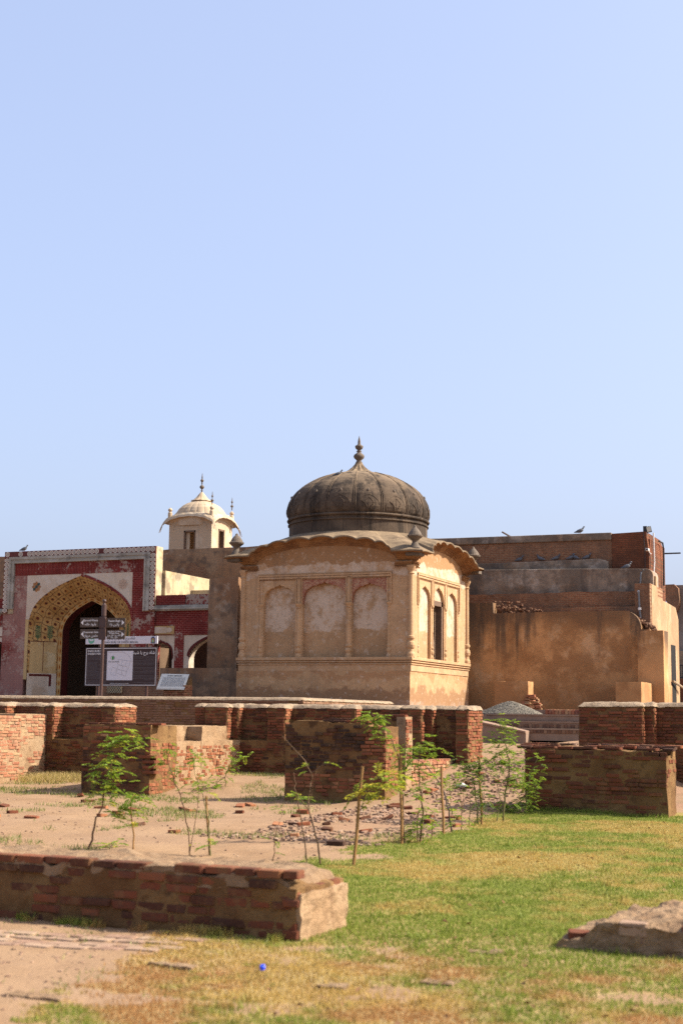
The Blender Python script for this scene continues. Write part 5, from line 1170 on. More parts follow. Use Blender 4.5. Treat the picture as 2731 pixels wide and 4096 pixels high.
mb = MB(); mb.prism([(ex-.1, ez+.02), (ex-.05, ez+.06), (ex, ez+.02), (ex+.05, ez+.06), (ex+.1, ez+.02), (ex+.07, ez+.0), (ex, ez-.02), (ex-.07, ez)], lambda u, n, z: (u, YI-.024+n, z), 0, .002); mb.build('emblem_motif', M['sheet_white'], em)
ex = HX(614, 2560, YI)
mb = MB(); mb.prism([(ex-.085, ez-.12), (ex+.085, ez-.12), (ex+.085, ez+.05), (ex+.05, ez+.1), (ex, ez+.13), (ex-.05, ez+.1), (ex-.085, ez+.05)], lambda u, n, z: (u, YI-.022+n, z), 0, .002); em = mb.build('arch_emblem', M['print_blue'], hd)
mb = MB(); mb.prism([(ex-.06, ez-.09), (ex+.06, ez-.09), (ex+.06, ez+.03), (ex, ez+.08), (ex-.06, ez+.03)], lambda u, n, z: (u, YI-.024+n, z), 0, .002); mb.build('emblem_frame', M['tile_ochre'], em)
mb = MB(); mb.prism([(ex-.025, ez-.09), (ex+.025, ez-.09), (ex+.025, ez-.01), (ex, ez+.03), (ex-.025, ez-.01)], lambda u, n, z: (u, YI-.026+n, z), 0, .002); mb.build('emblem_door', M['print_teal'], em)
for px in (392, 585): mb = MB(); mb.box(HX(px, 2700, YI)-.035, HX(px, 2700, YI)+.035, YI+.031, YI+.1, 1.9, hz1-.05); mb.build('leg', M['post_brown'], ib)
# marble plaque on a brick plinth
YP_ = 45.2
pq = thing('plaque_stand', 'sloping white marble plaque on a small red brick plinth', 'plaque', (HX(690, 2760, YP_), YP_, 1.95))
a, b, c, d = [hit(*q) for q in ((627, 2752, 'Y', YP_), (738, 2754, 'Y', YP_), (758, 2697, 'Y', YP_+.55), (648, 2695, 'Y', YP_+.55))]
mb = MB(); th = Vector((0, -.02, -.05)); V4 = [Vector(q) for q in (a, b, c, d)]
mb.add([tuple(v) for v in V4]+[tuple(v+th) for v in V4], [(0,1,2,3),(7,6,5,4),(0,4,5,1),(1,5,6,2),(2,6,7,3),(3,7,4,0)]); slab = mb.build('slab', M['marble'], pq)
mb = MB(); e1, e2 = (V4[1]-V4[0]), (V4[3]-V4[0]); nn = e1.cross(e2).normalized()
for r_ in range(13):
    u = .1
    while u < .9:
        w = rr.uniform(.03, .09); q = [V4[0]+e1*uu+e2*vv+nn*.003 for uu, vv in ((u, .13+.05*r_), (min(.92, u+w), .13+.05*r_), (min(.92, u+w), .15+.05*r_), (u, .15+.05*r_))]; mb.quad(*[tuple(x) for x in q]); u += w+.015
tag(mb.build('small_print', M['print_grey'], slab, fixn=False), kind='stuff')
tl = V4[0]+e1*.5+e2*.82+nn*.004; text('SHISH MAHAL', tl.x, tl.y, tl.z, .1, 'print_black', slab, rot=(math.atan2(e2.z, e2.y), 0, 0))
its = course_items('front', a[0]+.28, b[0]-.02, YP_+.06, 1.95, b[2]-.08, course=.068, blen=.22, keep=lambda c, z: .98, tone=tone_red, seed=71) + course_items('right', YP_+.06, YP_+.6, b[0]-.02, 1.95, b[2]+.12, course=.068, blen=.18, keep=lambda c, z: .98, tone=tone_red, seed=72)
mb = MB(); mb.box(a[0]+.26, b[0]-.03, YP_+.07, YP_+.62, 1.9, b[2]-.06); mb.add([(a[0]+.26, YP_+.07, b[2]-.06), (b[0]-.03, YP_+.07, b[2]-.06), (b[0]-.03, YP_+.62, b[2]-.06), (a[0]+.26, YP_+.62, b[2]-.06), (b[0]-.03, YP_+.6, c[2]-.09), (a[0]+.26, YP_+.6, c[2]-.09)], [(0, 1, 4, 5), (1, 2, 4), (0, 5, 3), (2, 3, 5, 4)]); mb.build('plinth_core', M['mortar'], pq)
place_bricks(pq, its, 'brick_red', 120)
# ------------------------------------------------------------------ pigeons, stick
flat('pigeon_grey', (.11, .115, .13), .7, .3, 12); flat('pigeon_foot', (.25, .10, .08), .7, .1)
def pigeon(x, y, z, rz, label, s=1., white=False):
    t_ = thing('pigeon', label, 'bird', (x, y, z), 'pigeons perched on the old walls')
    pts = [(-.2, .05), (-.13, .07), (-.06, .09), (.02, .115), (.08, .15), (.105, .19), (.115, .225), (.125, .245), (.15, .25), (.175, .245)]
    rs = [.012, .03, .058, .068, .055, .036, .027, .032, .022, .004]
    mb = MB(); mb.tube([(x+s*u*cos(rz), y+s*u*sin(rz), z+s*v) for u, v in pts], [r*s for r in rs], 10); mb.build('body', M['pigeon_grey'], t_, smooth=True)
    for d in (-.02, .02):
        mb = MB(); q = (x+s*.01*cos(rz)-d*sin(rz), y+s*.01*sin(rz)+d*cos(rz)); mb.tube([(q[0], q[1], z-.005), (q[0], q[1], z+.08*s)], .007*s, 5); mb.build('leg', M['pigeon_foot'], t_)
q = hit(97, 2206, 'Y', YG+.1); pigeon(q[0], YG+.1, ZG-.002, .2, 'pigeon perched on the tiled top edge of the gateway', 1.25)
a = -2.15; p = dsurf(a, 10.74, 0); q_ = hit(1352, 1920, 'Y', 48.6); p = (q_[0], q_[1], q_[2]); pigeon(p[0], p[1], 10.62, .5, 'pigeon perched on the dark ribbed dome', 1.05)
q = hit(2318, 2133, 'Y', 57.0); pigeon(q[0], 57.0, 9.195, .3, 'pigeon standing on the very top of the fort wall', 1.2)
for i, px in enumerate((2076, 2160, 2222, 2280, 2300, 2345)):
    q = hit(px, 2240, 'Y', 56.85); pigeon(q[0], 56.88, 8.1, (.2, 2.9, .4, .1, 2.6, .3)[i], 'pigeon resting on the low ledge under the upper brick tier', 1.1)
q = hit(2505, 2277, 'Y', 56.3); pigeon(q[0], 56.3, 7.59, .3, 'pigeon on the grey band below the red corner tower', 1.25)
q = hit(2660, 2395, 'Y', 77.8); pigeon(q[0], 77.8, q[2]-.1, .3, 'pigeon on the broken brick corner of the distant building', 1.3)
mb = MB(); q = hit(2040, 2143, 'Y', 57.1); mb.tube([(q[0]+.1, 57.1, 9.15), (q[0]-.35, 57.05, 9.42)], .04, 6); tag(mb.build('old_stick', M['old_wood']), 'short weathered stick jutting up from the top of the fort wall', 'stick')
# ------------------------------------------------------------------ lawn, weeds, saplings
def leaf_mat(name, stops, trans=.45, posmix=False):
    t = NT(name, .6, .25); tone = t.attr('tone').outputs['Fac']; c = t.ramp(tone, stops)
    if posmix:
        x, y, z = t.xyz()
        k = t.m('ADD', t.step(t.noise(.55, 5, .62, off=2), .38, .62), t.m('MULTIPLY', t.m('SUBTRACT', t.noise(5, 4, .6, off=3), .5), 1.1))
        k = t.m('ADD', k, t.m('ADD', t.step(y, 9.2, 8.2, 0, .30), t.step(y, 19, 21, 0, -.6)))
        dry = t.ramp(tone, [(0, (.32, .19, .045)), (.5, (.44, .30, .085)), (1, (.50, .39, .16))]); c = t.mix(t.step(k, .44, 1.05), c, dry)
        w = t.m('ADD', t.noise(.75, 5, .65, off=41), t.step(y, 9.6, 8.6, 0, .1)); c = t.mix(t.m('MULTIPLY', t.step(w, .6, .7), t.step(y, 10.5, 9.)), c, (.36, .19, .07))
    tr = t.n('ShaderNodeBsdfTranslucent'); t.set(tr.inputs[0], t.mix(.35, c, (.5, .6, .05)) if not posmix else c)
    mx = t.n('ShaderNodeMixShader'); mx.inputs[0].default_value = trans
    t.set(t.b.inputs['Base Color'], c); t.t.links.new(t.b.outputs[0], mx.inputs[1]); t.t.links.new(tr.outputs[0], mx.inputs[2])
    t.t.links.new(mx.outputs[0], t.t.nodes['Material Output'].inputs[0]); M[name] = t.mat
GREEN = [(0, (.05, .10, .012)), (.4, (.10, .18, .02)), (.7, (.16, .25, .028)), (.88, (.27, .31, .035)), (1, (.44, .35, .035))]
leaf_mat('leaf', GREEN); leaf_mat('leaf_dark', [(0, (.025, .055, .018)), (.5, (.055, .11, .025)), (.9, (.10, .17, .03)), (1, (.25, .26, .04))], .4)
leaf_mat('leaf_yellow', [(0, (.10, .14, .02)), (.35, (.2, .24, .03)), (.6, (.40, .36, .04)), (1, (.55, .38, .04))])
leaf_mat('grass', [(0, (.105, .145, .018)), (.5, (.18, .225, .033)), (1, (.29, .315, .062))], .38, True)
leaf_mat('weed', [(0, (.07, .09, .03)), (.5, (.13, .15, .045)), (.8, (.26, .22, .09)), (1, (.4, .28, .12))], .3)
flat('stem_brown', (.16, .095, .05), .8, .2); flat('stake_wood', (.30, .16, .055), .8, .2); flat('stem_green', (.16, .14, .05), .8, .2); flat('stem_dark', (.06, .045, .035), .8, .2)
def blades(name, pts, hmin, hmax, wid, mat, tone=None, lean=.5, seed=1, parent=None):
    g = np.random.default_rng(seed); n = len(pts); pts = np.asarray(pts); h = g.uniform(hmin, hmax, n); a = g.uniform(0, 2*pi, n); w = wid*g.uniform(.6, 1.3, n)
    dx, dy = np.cos(a)*w, np.sin(a)*w; la = g.uniform(0, 2*pi, n); l = g.uniform(0, lean, n)*h
    v = np.empty((n, 3, 3)); v[:, 0] = pts - np.stack([dx, dy, h*.05], 1); v[:, 1] = pts + np.stack([dx, dy, -h*.05], 1); v[:, 2] = pts + np.stack([np.cos(la)*l, np.sin(la)*l, h], 1)
    me = bpy.data.meshes.new(name); me.vertices.add(3*n); me.loops.add(3*n); me.polygons.add(n)
    me.vertices.foreach_set('co', v.reshape(-1)); me.loops.foreach_set('vertex_index', np.arange(3*n, dtype=np.int32)); me.polygons.foreach_set('loop_start', np.arange(0, 3*n, 3, dtype=np.int32))
    me.update(); at = me.attributes.new('tone', 'FLOAT', 'FACE'); at.data.foreach_set('value', (g.beta(2.2, 2.2, n) if tone is None else tone).astype(np.float32))
    me.materials.append(M[mat]); o = bpy.data.objects.new(name, me); COL.objects.link(o); o['kind'] = 'stuff'; adopt(o, parent); return o
def in_view(x, y, z, m=60):
    v = np.array([x, y, z])-EYE; k = v @ FW
    if k < 1: return False
    px, py = 1365.5+FPX*(v @ RT)/k, 2048+FPX*(v @ DN)/k; return -m < px < 2731+m and py < 4096+m*2
pts = []; rr = random.Random(21)
while len(pts) < 320000:
    # denser close by
    y = 5.4+15.4*rr.random()**1.2; x = rr.uniform(-6.4, 1.6) if y < 12 else rr.uniform(-7.2, 2.4)
    if rr.random()*.9+.05 > lawn_mask(x, y): continue
    if fx0 < x < fx1 and y > 20.3: continue
    if not in_view(x, y, .15, 900): continue
    pts.append((x, y, gz(x, y)))
tag(blades('lawn_grass', pts, .010, .028, .0042, 'grass', seed=3), 'mown lawn grass, green with straw-yellow dry patches', 'grass')
# weeds on the bare ground
pts = []; tries = 0
while len(pts) < 10000 and tries < 400000:
    tries += 1; x, y = rr.uniform(-16.5, -5.9), rr.uniform(11, 24)
    n_ = noise.noise(Vector((x*.55, y*.8, 3)))+.5*noise.noise(Vector((x*1.9, y*1.9, 5)))
    lim = .12 if (y > 17.2 and x < -8.6) else .42
    if n_ < lim or (y > 20.6 and -13.9 < x < -12.4) or (y > 20.6 and -10.1 < x < -8.2): continue
    if x > -8.4 and y > 17: continue
    pts.append((x, y, gz(x, y)))
tag(blades('weed_patches', pts, .02, .075, .006, 'weed', seed=5, lean=.8), 'sparse low weeds and dry grass tufts on the bare ground', 'weeds')
pts = []
for i in range(5200):
    t_ = rr.random()
    if t_ < .5: x = rr.uniform(-7.4, XR-.1); y = YF-abs(rr.gauss(0, .05)); c_ = noise.noise(Vector((x*3, 0, 2)))
    elif t_ < .75: x = rr.uniform(bx0, -8.4); y = Y1-abs(rr.gauss(0, .07)); c_ = noise.noise(Vector((x*2, 0, 7)))
    else: x = rr.uniform(fx0, fx1); y = 20.4-abs(rr.gauss(0, .05)); c_ = .4
    if c_ < -.05 or (bx1 < x < cx0_ and y > 19): continue
    pts.append((x, y, gz(x, y)))
tag(blades('wall_foot_grass', pts, .02, .075, .005, 'grass', seed=6, lean=.8), 'taller green grass growing along the feet of the ruined walls', 'grass')
pts = []
for i in range(5000):
    x, y = rr.gauss(-16.0, .45), rr.gauss(23.35, .3)
    if x < xE+.02 or y > YN-.02: continue
    pts.append((x, y, gz(x, y)))
tag(blades('dry_straw', pts, .05, .2, .006, 'weed', tone=np.full(len(pts), .97), seed=8, lean=1.6), 'heap of dry straw-coloured grass in the shaded wall corner', 'dry grass')
def leaflet(mb, p, d, L, w, tone, r):
    d = d.normalized(); up = Vector((r.uniform(-.4, .4), r.uniform(-.4, .4), 1)).normalized(); s = d.cross(up)
    if s.length < .1: s = Vector((1, 0, 0))
    s = s.normalized()*w; nn = s.cross(d).normalized()*w*.5
    b = len(mb.v); mb.v += [tuple(p), tuple(p+d*L*.45+s+nn), tuple(p+d*L+Vector((0, 0, -L*.12))), tuple(p+d*L*.45-s+nn)]
    mb.f += [(b, b+1, b+2), (b, b+2, b+3)]; mb.m += [0, 0]; mb.tone += [tone, tone]
def pinnate(mb, p, d, L, n, ll, r, bias=0.):
    d = d.normalized(); side = d.cross(Vector((0, 0, 1)))
    if side.length < .1: side = Vector((1, 0, 0))
    side.normalize(); tn = r.betavariate(2.2, 2.4)+bias
    for i in range(n):
        t_ = (i+1)/n; q = p+d*L*t_+Vector((0, 0, -.25*L*t_*t_))
        for s in (-1, 1):
            leaflet(mb, q, d*.7+side*s*1.0+Vector((0, 0, r.uniform(-.25, .1))), ll*r.uniform(.7, 1.15)*(1-.25*abs(t_-.5)), ll*.2, min(1, max(0, tn+r.gauss(0, .12))), r)
    leaflet(mb, p+d*L+Vector((0, 0, -.25*L)), d+Vector((0, 0, -.2)), ll, ll*.2, min(1, max(0, tn)), r)
def pt_at(px, py, base, dy=0.): return Vector(hit(px, py, 'Y', base[1]+dy))
SAPS = 0
def sapling(label, base, stem, clusters, mat='leaf', r0=.012, stem_mat='stem_green', ll=.05, seed=0, bias=0., extra=()):
    """stem: pixels from base to tip; clusters: (px,py,rx_px,ry_px,leaves)"""
    r = random.Random(seed*77+3); g = gh(*base); t_ = thing('sapling', label, 'sapling', g, 'saplings planted along the lawn edge')
    P = [Vector((g[0], g[1], g[2]-.02))]+[pt_at(px, py, g, r.uniform(-.06, .06)) for px, py in stem]
    fine = []
    for i in range(len(P)-1):
        for k in range(4): fine.append(P[i].lerp(P[i+1], k/4)+Vector((r.gauss(0, .006), r.gauss(0, .006), 0)))
    fine.append(P[-1]); n = len(fine)
    mb = MB(); mb.tube(fine, [r0*(1-.7*i/(n-1)) for i in range(n)], 6); st = mb.build('stem', M[stem_mat], t_)
    for e in extra:
        Q = [pt_at(px, py, g, r.uniform(-.08, .08)) for px, py in e]; mb = MB(); mb.tube(Q, [r0*.7*(1-.6*i/(len(Q)-1)) for i in range(len(Q))], 5); mb.build('stem', M[stem_mat], t_)
    if not clusters: return t_
    fm = MB(); tw = MB(); mpp = (Vector(g)-Vector(EYE)).length/FPX
    allp = fine[n//3:]
    for (px, py, rx, ry, nl) in clusters:
        c = pt_at(px, py, g)
        near = min(allp, key=lambda q: (q-c).length)
        tw.tube([near, (near+c)/2+Vector((0, 0, .02)), c], [.005, .004, .002], 4)
        for i in range(int(nl*1.15)+1):
            u, v, w = r.gauss(0, .5), r.gauss(0, .5), r.gauss(0, .5)
            q = c+Vector((RT*1.0))*(u*rx*mpp)+Vector((0, 0, -v*ry*mpp))+Vector(FW)*(w*rx*mpp)
            d = Vector((r.gauss(0, 1), r.gauss(0, 1), r.uniform(-.4, .7))); pinnate(fm, q, d, ll*r.uniform(1.8, 3.0), r.randint(3, 6), ll*r.uniform(.8, 1.3), r, bias)
    tw.build('twigs', M[stem_mat], t_, kind='stuff'); fm.build('foliage', M[mat], t_, fixn=False, kind='stuff'); return t_
def stake(label, base, top, r0=.016):
    g = gh(*base); p = pt_at(*top, g); mb = MB(); b = Vector((g[0], g[1], g[2]-.03))
    mb.tube([b, b.lerp(p, .3)+Vector((.006, 0, 0)), b.lerp(p, .65)-Vector((.005, 0, 0)), p], [r0, r0, r0*.9, r0*.85], 7); tag(mb.build('wooden_stake', M['stake_wood']), label, 'stake', 'stakes along the lawn edge')
sapling('feathery bright green sapling leaning across the dark face of the recessed-side ruin', (358, 3402), [(375, 3310), (405, 3230), (425, 3130), (450, 3040), (470, 2980)], [(440, 3010, 45, 55, 20), (435, 3080, 55, 60, 26), (430, 3150, 50, 55, 22), (470, 2965, 40, 40, 12), (500, 2930, 30, 18, 6), (575, 2975, 36, 28, 9), (520, 2955, 30, 20, 4), (410, 3190, 36, 24, 8)], 'leaf', .012, 'stem_brown', .052, 1, .1)
sapling('short leafy sapling with a pale stem beside the leaning feathery one', (535, 3405), [(533, 3320), (525, 3240), (528, 3190)], [(525, 3200, 45, 30, 12), (500, 3240, 40, 35, 11), (545, 3185, 40, 18, 8), (475, 3265, 30, 24, 6), (545, 3300, 26, 40, 4)], 'leaf', .011, 'stake_wood', .05, 2, .05)
sapling('tiny bright green tuft of a seedling near two leafy saplings', (446, 3392), [(448, 3375)], [(448, 3375, 36, 18, 9)], 'leaf', .006, 'stem_green', .045, 3, .15)
sapling('sparse two-stemmed sapling with small drooping leaves at the open corner', (760, 3420), [(758, 3340), (735, 3230), (700, 3130), (672, 3040), (660, 2990)], [(655, 3040, 30, 36, 9), (690, 3000, 24, 18, 4), (670, 3090, 26, 30, 6), (735, 3180, 22, 20, 3)], 'leaf', .008, 'stem_brown', .045, 4, 0, extra=[[(757, 3420), (768, 3360), (790, 3240), (795, 3170), (790, 3080)]])
sapling('thin sapling with yellow-green leaves tied by a short pale stake', (842, 3425), [(836, 3330), (826, 3240), (800, 3160), (778, 3080)], [(790, 3130, 60, 36, 14), (772, 3030, 34, 40, 8), (770, 3060, 24, 24, 4), (835, 3370, 22, 45, 6), (830, 3150, 40, 24, 6)], 'leaf', .009, 'stem_green', .045, 5, .08)
stake('short pale stake beside the thin yellow-green sapling', (840, 3422), (825, 3183), .013)
sapling('low arching sapling with one bright drooping spray before the shaded niche wall', (905, 3150), [(900, 3110), (930, 3040), (960, 3020)], [(965, 3030, 44, 26, 12), (930, 3050, 36, 28, 8), (905, 3085, 30, 24, 6), (880, 3120, 40, 22, 6), (850, 3150, 30, 16, 4)], 'leaf', .008, 'stem_green', .06, 6, .05)
sapling('very thin nearly leafless sapling with a small tip tuft on open sand', (1090, 3445), [(1098, 3370), (1115, 3290), (1135, 3240)], [(1125, 3240, 26, 16, 3), (1095, 3370, 16, 30, 3)], 'leaf', .006, 'stem_brown', .04, 7)
sapling('bare thin sapling with one green tuft halfway up its stem', (1228, 3455), [(1215, 3330), (1195, 3220), (1180, 3150), (1175, 3090)], [(1185, 3190, 30, 16, 7)], 'leaf', .007, 'stem_brown', .045, 8, .1)
sapling('tall dry bent stem arching over the burnt pier, almost leafless', (1283, 3462), [(1262, 3340), (1240, 3250), (1236, 3190), (1250, 3110), (1225, 3050), (1180, 3000), (1130, 2945)], [(1225, 3075, 12, 10, 2), (1310, 3055, 10, 14, 2)], 'leaf', .009, 'stem_brown', .04, 9, .2, extra=[[(1240, 3250), (1205, 3200), (1190, 3190)], [(1240, 3200), (1265, 3080), (1310, 3040)]])
stake('tall brown stake standing before the burnt pier', (1412, 3462), (1450, 3066), .017)
sapling('sapling with long drooping yellowing leaves in front of the burnt pier', (1418, 3460), [(1425, 3360), (1432, 3250), (1440, 3180), (1480, 3130), (1530, 3100)], [(1480, 3150, 45, 36, 10), (1530, 3130, 45, 40, 12), (1560, 3110, 36, 30, 7), (1430, 3170, 36, 18, 5), (1555, 3160, 24, 40, 5)], 'leaf_yellow', .01, 'stem_green', .06, 10)
stake('tall brown stake at the corner of the lawn', (1606, 3378), (1602, 3022), .018)
sapling('tall arching sapling whose leafy tip reaches over the top of the burnt pier', (1617, 3376), [(1612, 3260), (1605, 3120), (1590, 3020), (1565, 2950), (1530, 2900), (1490, 2860)], [(1480, 2855, 40, 24, 10), (1520, 2880, 44, 34, 16), (1545, 2920, 40, 40, 14), (1570, 2980, 30, 40, 8), (1600, 3060, 36, 50, 10), (1625, 3110, 36, 40, 8), (1660, 3180, 30, 40, 6)], 'leaf', .012, 'stem_brown', .045, 11, .0)
sapling('bushy green sapling with a crown of feathery leaves beside the low side wall', (1676, 3372), [(1690, 3250), (1680, 3150), (1672, 3060), (1680, 2990)], [(1680, 2985, 60, 34, 26), (1640, 3030, 45, 40, 14), (1710, 3010, 45, 26, 12), (1670, 3080, 40, 50, 12), (1690, 3150, 40, 50, 8), (1690, 3310, 60, 45, 26), (1640, 3330, 45, 40, 14), (1710, 3270, 40, 40, 9), (1680, 3240, 36, 40, 7)], 'leaf', .012, 'stem_brown', .045, 12, 0, extra=[[(1670, 3372), (1668, 3300), (1675, 3220)], [(1726, 3350), (1728, 3300), (1738, 3255), (1710, 3230)]])
stake('tall straight reddish stake between the bushy sapling and the dark curved stem', (1773, 3342), (1765, 3066), .017)
sapling('dark curved stem with few leaves leaning back from the reddish stake', (1806, 3330), [(1795, 3240), (1770, 3160), (1740, 3110), (1700, 3060), (1675, 3040)], [(1690, 3055, 24, 16, 3), (1740, 3115, 24, 30, 5), (1820, 3290, 30, 36, 10)], 'leaf', .011, 'stem_dark', .045, 13)
sapling('small slender green sapling between two stakes at the path edge', (1803, 3318), [(1802, 3240), (1800, 3180)], [(1802, 3210, 24, 50, 8), (1805, 3260, 24, 40, 6), (1795, 3135, 60, 34, 16), (1830, 3120, 40, 30, 9)], 'leaf', .007, 'stem_green', .042, 14, .1)
sapling('forked pale leafless sapling at the path edge', (1845, 3322), [(1846, 3250), (1840, 3190), (1825, 3150), (1815, 3100)], [(1830, 3180, 12, 12, 1)], 'leaf', .007, 'stem_brown', .035, 15, 0, extra=[[(1846, 3250), (1852, 3180), (1836, 3080)]])
stake('slim pale stake inside the grey-green bushy sapling', (1926, 3300), (1915, 3026), .016)
sapling('grey-green bushy sapling around a slim pale stake', (1912, 3300), [(1905, 3210), (1895, 3130), (1880, 3070)], [(1870, 3060, 55, 36, 22), (1890, 3110, 55, 50, 26), (1920, 3050, 45, 40, 16), (1915, 3160, 50, 40, 16), (1860, 3090, 40, 40, 12), (1930, 3200, 36, 50, 12), (1915, 3260, 45, 40, 18), (1950, 3090, 36, 34, 10), (1870, 3140, 30, 40, 8)], 'leaf_dark', .011, 'stem_green', .042, 16, .05, extra=[[(1873, 3312), (1878, 3250), (1880, 3180)]])
sapling('tallest glossy green sapling beside the entrance path', (2010, 3285), [(2020, 3180), (2035, 3080), (2025, 2990), (2005, 2920), (1995, 2880)], [(1990, 2885, 24, 24, 10), (2000, 2925, 30, 30, 14), (2040, 2920, 24, 30, 12), (2020, 2965, 50, 36, 24), (2010, 3010, 60, 40, 34), (2040, 3040, 50, 36, 24), (1985, 3050, 45, 34, 18), (1960, 2965, 45, 20, 10), (2060, 3090, 40, 40, 16), (2030, 3140, 36, 40, 12), (2070, 3130, 36, 36, 14)], 'leaf', .013, 'stem_green', .042, 17, -.08, extra=[[(1985, 3290), (2000, 3200), (1985, 3130)]])
stake('leaning stake propped before the lawn-edge ruin', (2088, 3170), (2122, 2968), .018)
sapling('dense dark green sapling growing against the end of the lawn-edge ruin', (2100, 3255), [(2105, 3180), (2115, 3110), (2140, 3050)], [(2110, 3110, 45, 36, 24), (2095, 3150, 50, 36, 26), (2120, 3180, 45, 45, 28), (2100, 3220, 45, 40, 22), (2140, 3080, 30, 36, 10), (2155, 3030, 36, 18, 6), (2050, 3225, 50, 34, 22), (2000, 3240, 50, 30, 16)], 'leaf', .012, 'stem_green', .042, 18, -.1)
pts = []; rr = random.Random(91)
for c_ in range(520):
    y = 6.4+13.5*rr.random()**1.3; x = rr.uniform(-5.6, .8)*(.5+.5*y/20)
    if y < 9.7 and (x+.22*y < -3.3 or (x < XR and y > YF)): continue
    if fx0-.1 < x < fx1+.1 and y > 20: continue
    for i in range(rr.randint(8, 34)): q = (x+rr.gauss(0, .035), y+rr.gauss(0, .035)); pts.append((q[0], q[1], gz(*q)))
tag(blades('grass_clumps', pts, .025, .065, .005, 'grass', seed=12, lean=.9), 'rougher grass clumps standing up from the mown lawn', 'grass')
pts = []
for i in range(2600):
    x, y = rr.uniform(-7, -3.6), rr.uniform(6., 8.85)
    if noise.noise(Vector((x*2.2, y*2.2, 3))) < .12: continue
    pts.append((x, y, gz(x, y)))
tag(blades('apron_weeds', pts, .01, .04, .005, 'weed', seed=14, lean=1.5), 'thin dry weeds creeping over the sandy patch', 'weeds')
# ------------------------------------------------------------------ loose bricks, chips, litter
rr = random.Random(33); chips = []
def free(x, y): return not ((bx0-.1 < x < bx1+.1 and y > 20.6) or (cx0_-.1 < x < xs+.05 and 20.6 < y < 25) or (fx0-.05 < x < fx1+.1 and 20.2 < y < yF2+.1) or (y > 23.3 and (x < -8.0 or x > -6.3)) or (XR > x and YF-.1 < y < YB2+.1))
mb = MB()
def chip(x, y, s, tone):
    vs, fs = UNITS[rr.randrange(5)]; a = rr.random()*6; v = vs*np.array([s*rr.uniform(.8, 1.7), s, s*rr.uniform(.35, .8)]); v = np.stack([v[:, 0]*cos(a)-v[:, 1]*sin(a), v[:, 0]*sin(a)+v[:, 1]*cos(a), v[:, 2]+v[:, 0]*rr.uniform(-.3, .3)], 1)+np.array([x, y, gz(x, y)+s*.12]); mb.add(v.tolist(), fs); mb.tone += [tone]*len(fs)
n_ = 0
while n_ < 4600:
    t_ = rr.random()
    if n_ < 500: t_ = .9; x, y = rr.uniform(-7, -3.8), rr.uniform(6., 8.85)
    elif t_ < .62: x, y = rr.uniform(-8.3, -5.6), rr.uniform(15, 24.5)
    elif t_ < .8: x, y = rr.uniform(-13, -9), rr.uniform(25, 41)
    else: x, y = rr.uniform(-15, -6), rr.uniform(11, 21)
    if t_ < .62 and x < -8.2+.0 and y > 20: continue
    if t_ >= .62 and t_ < .8: x = -7.0-(y-24)*.3+rr.uniform(-2.2, 2)
    if not free(x, y) or (x > -5.9 and y < 20.5 and n_ >= 500) or (n_ < 500 and x+.22*y > -3.2): continue
    d = noise.noise(Vector((x*.9, y*.9, 6)))
    if t_ < .62 and d < -.15: continue
    if t_ > .8 and rr.random() < .55: continue
    chip(x, y, rr.uniform(.012, .045)*(1.1 if t_ < .8 else .6 if n_ >= 500 else .45), rr.uniform(.3, 1) if rr.random() < .8 else .1); n_ += 1
tag(mb.build('brick_rubble', M['brick_chip'], fixn=False), 'scatter of small pinkish brick chips over the path and sand', 'rubble', kind='stuff')
ones = []
lb = 0
while lb < 60:
    x, y = (rr.uniform(-8.2, -6.0), rr.uniform(16, 24.3)) if rr.random() < .4 else ((rr.uniform(-13.5, -7), rr.uniform(14.5, 20.3)) if rr.random() < .75 else (rr.uniform(-12.3, -9.), rr.uniform(27, 40)))
    if not free(x, y): continue
    o = bpy.data.objects.new('loose_brick', brick_mesh('brick', rr.randrange(5), rr.randrange(2, 7))); COL.objects.link(o)
    s = rr.uniform(.5, 1.05); o.location = (x, y, gz(x, y)+.016); o.scale = (.21*s, .11*rr.uniform(.8, 1.1), .045); o.rotation_euler = (rr.gauss(0, .15), rr.gauss(0, .12), rr.random()*3)
    tag(o, 'loose brick lying in the path toward the terrace steps' if y > 26 else 'loose brick among chips between the burnt pier and the lawn-edge ruin' if x > -8.3 else 'loose brick on the open weedy sand before the two brick piers', 'brick', 'loose bricks scattered on the ground'); lb += 1
for px, py, s, lab in ((1212, 3252, 1.1, 'single squared red brick lying apart on the open sand'), (1345, 3380, 1.3, 'dark flat stone at the sandy corner of the lawn')):
    g = gh(px, py); o = bpy.data.objects.new('loose_brick', brick_mesh('brick', 1, 5 if s < 1.2 else 1)); COL.objects.link(o); o.location = (g[0], g[1], g[2]+.02); o.scale = (.15*s, .1*s, .06); o.rotation_euler = (.05, 0, .2); tag(o, lab, 'brick', 'loose bricks scattered on the ground')
# half-buried bricks and stones in the front lawn
for px, py, w, d, lab in ((1940, 3812, .2, .14, 'pink half-buried brick in the lawn near the masonry chunk'), (1760, 3935, .2, .14, 'half-buried stone in the brown dry grass'), (900, 3790, .26, .10, 'flat stone set at the rim of the sandy patch'), (690, 3865, .3, .1, 'long kerb stone bedded along the sand edge'), (1330, 3950, .16, .09, 'small pinkish stone sunk in dead grass'), (150, 3990, .34, .1, 'kerb stone at the lower rim of the sandy patch')):
    g = gh(px, py); mb = MB(); rough_box(mb, g[0]-w/2, g[0]+w/2, g[1]-d/2, g[1]+d/2, g[2]-.08, g[2]+.012, cell=.025, amp=.012, scale=14, seed=px*.01); tag(mb.build('half_buried_stone', M['weathered_top']), lab, 'stone', kind='thing')
pv = thing('brick_paving', 'worn patch of flush pink brick paving at the foot of the low wall', 'paving', gh(200, 3800))
its = []
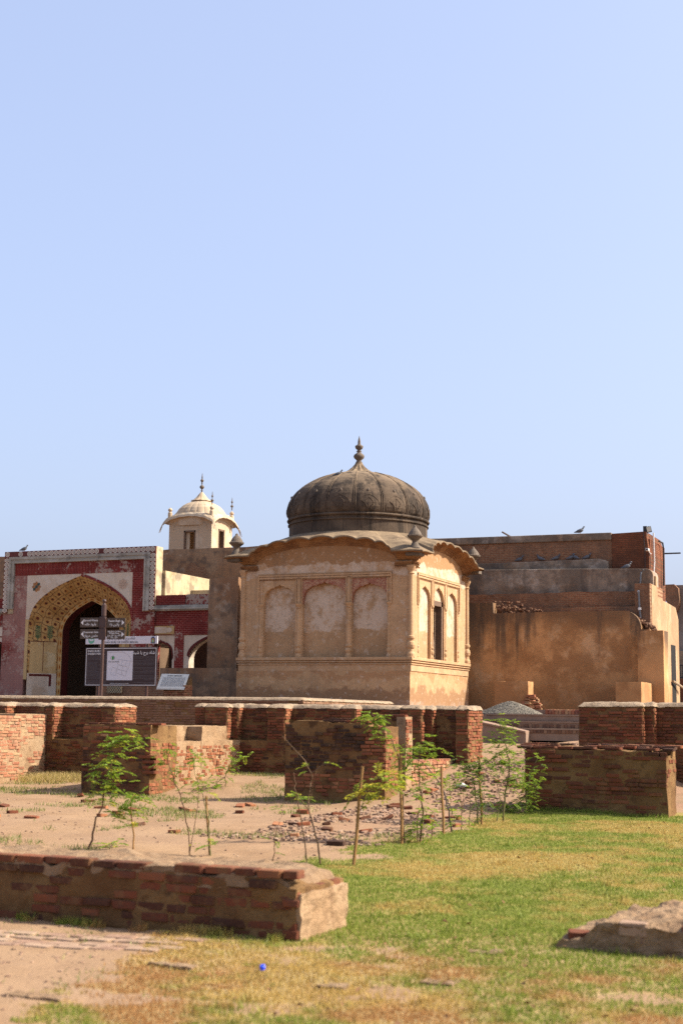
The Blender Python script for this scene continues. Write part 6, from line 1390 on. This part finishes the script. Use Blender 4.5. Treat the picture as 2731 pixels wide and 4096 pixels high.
for i in range(7):
    for j in range(4):
        g = (-6.35+.24*i+(.1 if j % 2 else 0), 7.95+.14*j+.04*i); its.append((g[0], g[1], gz(*g)-.007, .22, .12, .03, rr.gauss(0, .06), 0, rr.uniform(.5, .95)))
place_bricks(pv, its, 'brick_chip', 60)
flat('blue_plastic', (.01, .06, .75), .35, .04, spec=.5); flat('litter_white', (.75, .74, .72), .6, .05); flat('dead_leaf', (.16, .075, .03), .8, .3, 9); flat('yellow_leaf', (.6, .45, .04), .7, .1)
g = gh(1050, 3886); mb = MB(); mb.lathe((g[0], g[1], g[2]+.012), [(0, 0), (.016, 0), (.0165, .004), (.0165, .02), (.014, .024), (0, .024)], 24, rfun=lambda a, z: 1+.03*cos(24*a)); mb.v = [(g[0]+(v[0]-g[0]), g[1]+(v[1]-g[1]), v[2]+(v[1]-g[1])*.3) for v in mb.v]; tag(mb.build('bottle_cap', M['blue_plastic']), 'bright blue plastic bottle cap lying in the dry grass', 'bottle cap')
g = gh(1845, 3152); mb = MB(); mb.tube([(g[0]-.1, g[1], g[2]+.03), (g[0], g[1], g[2]+.045), (g[0]+.12, g[1], g[2]+.02)], [.02, .045, .012], 8); tag(mb.build('crumpled_wrapper', M['litter_white']), 'crumpled white wrapper on the rubble by the low side wall', 'litter')
g = gh(665, 3740); mb = MB(); mb.quad((g[0]-.02, g[1]-.015, g[2]+.01), (g[0]+.02, g[1]-.01, g[2]+.022), (g[0]+.02, g[1]+.02, g[2]+.028), (g[0]-.02, g[1]+.015, g[2]+.014)); tag(mb.build('yellow_leaf', M['yellow_leaf']), 'single yellow leaf on the sand before the low wall', 'leaf')
mb = MB()
for i in range(260):
    y = 6.6+13.5*rr.random()**1.2; x = rr.uniform(-5.4, .6)*(.5+.5*y/20)
    s = rr.uniform(.012, .028); a = rr.random()*6; z = gz(x, y)+.03
    mb.quad((x-s*cos(a), y-s*sin(a), z), (x+s*.5*sin(a), y-s*.5*cos(a), z+s*rr.random()), (x+s*cos(a), y+s*sin(a), z+s*rr.random()*.8), (x-s*.5*sin(a), y+s*.5*cos(a), z+s*rr.random()))
tag(mb.build('fallen_leaves', M['dead_leaf'], fixn=False), 'small dead brown leaves strewn over the lawn', 'leaves', kind='stuff')
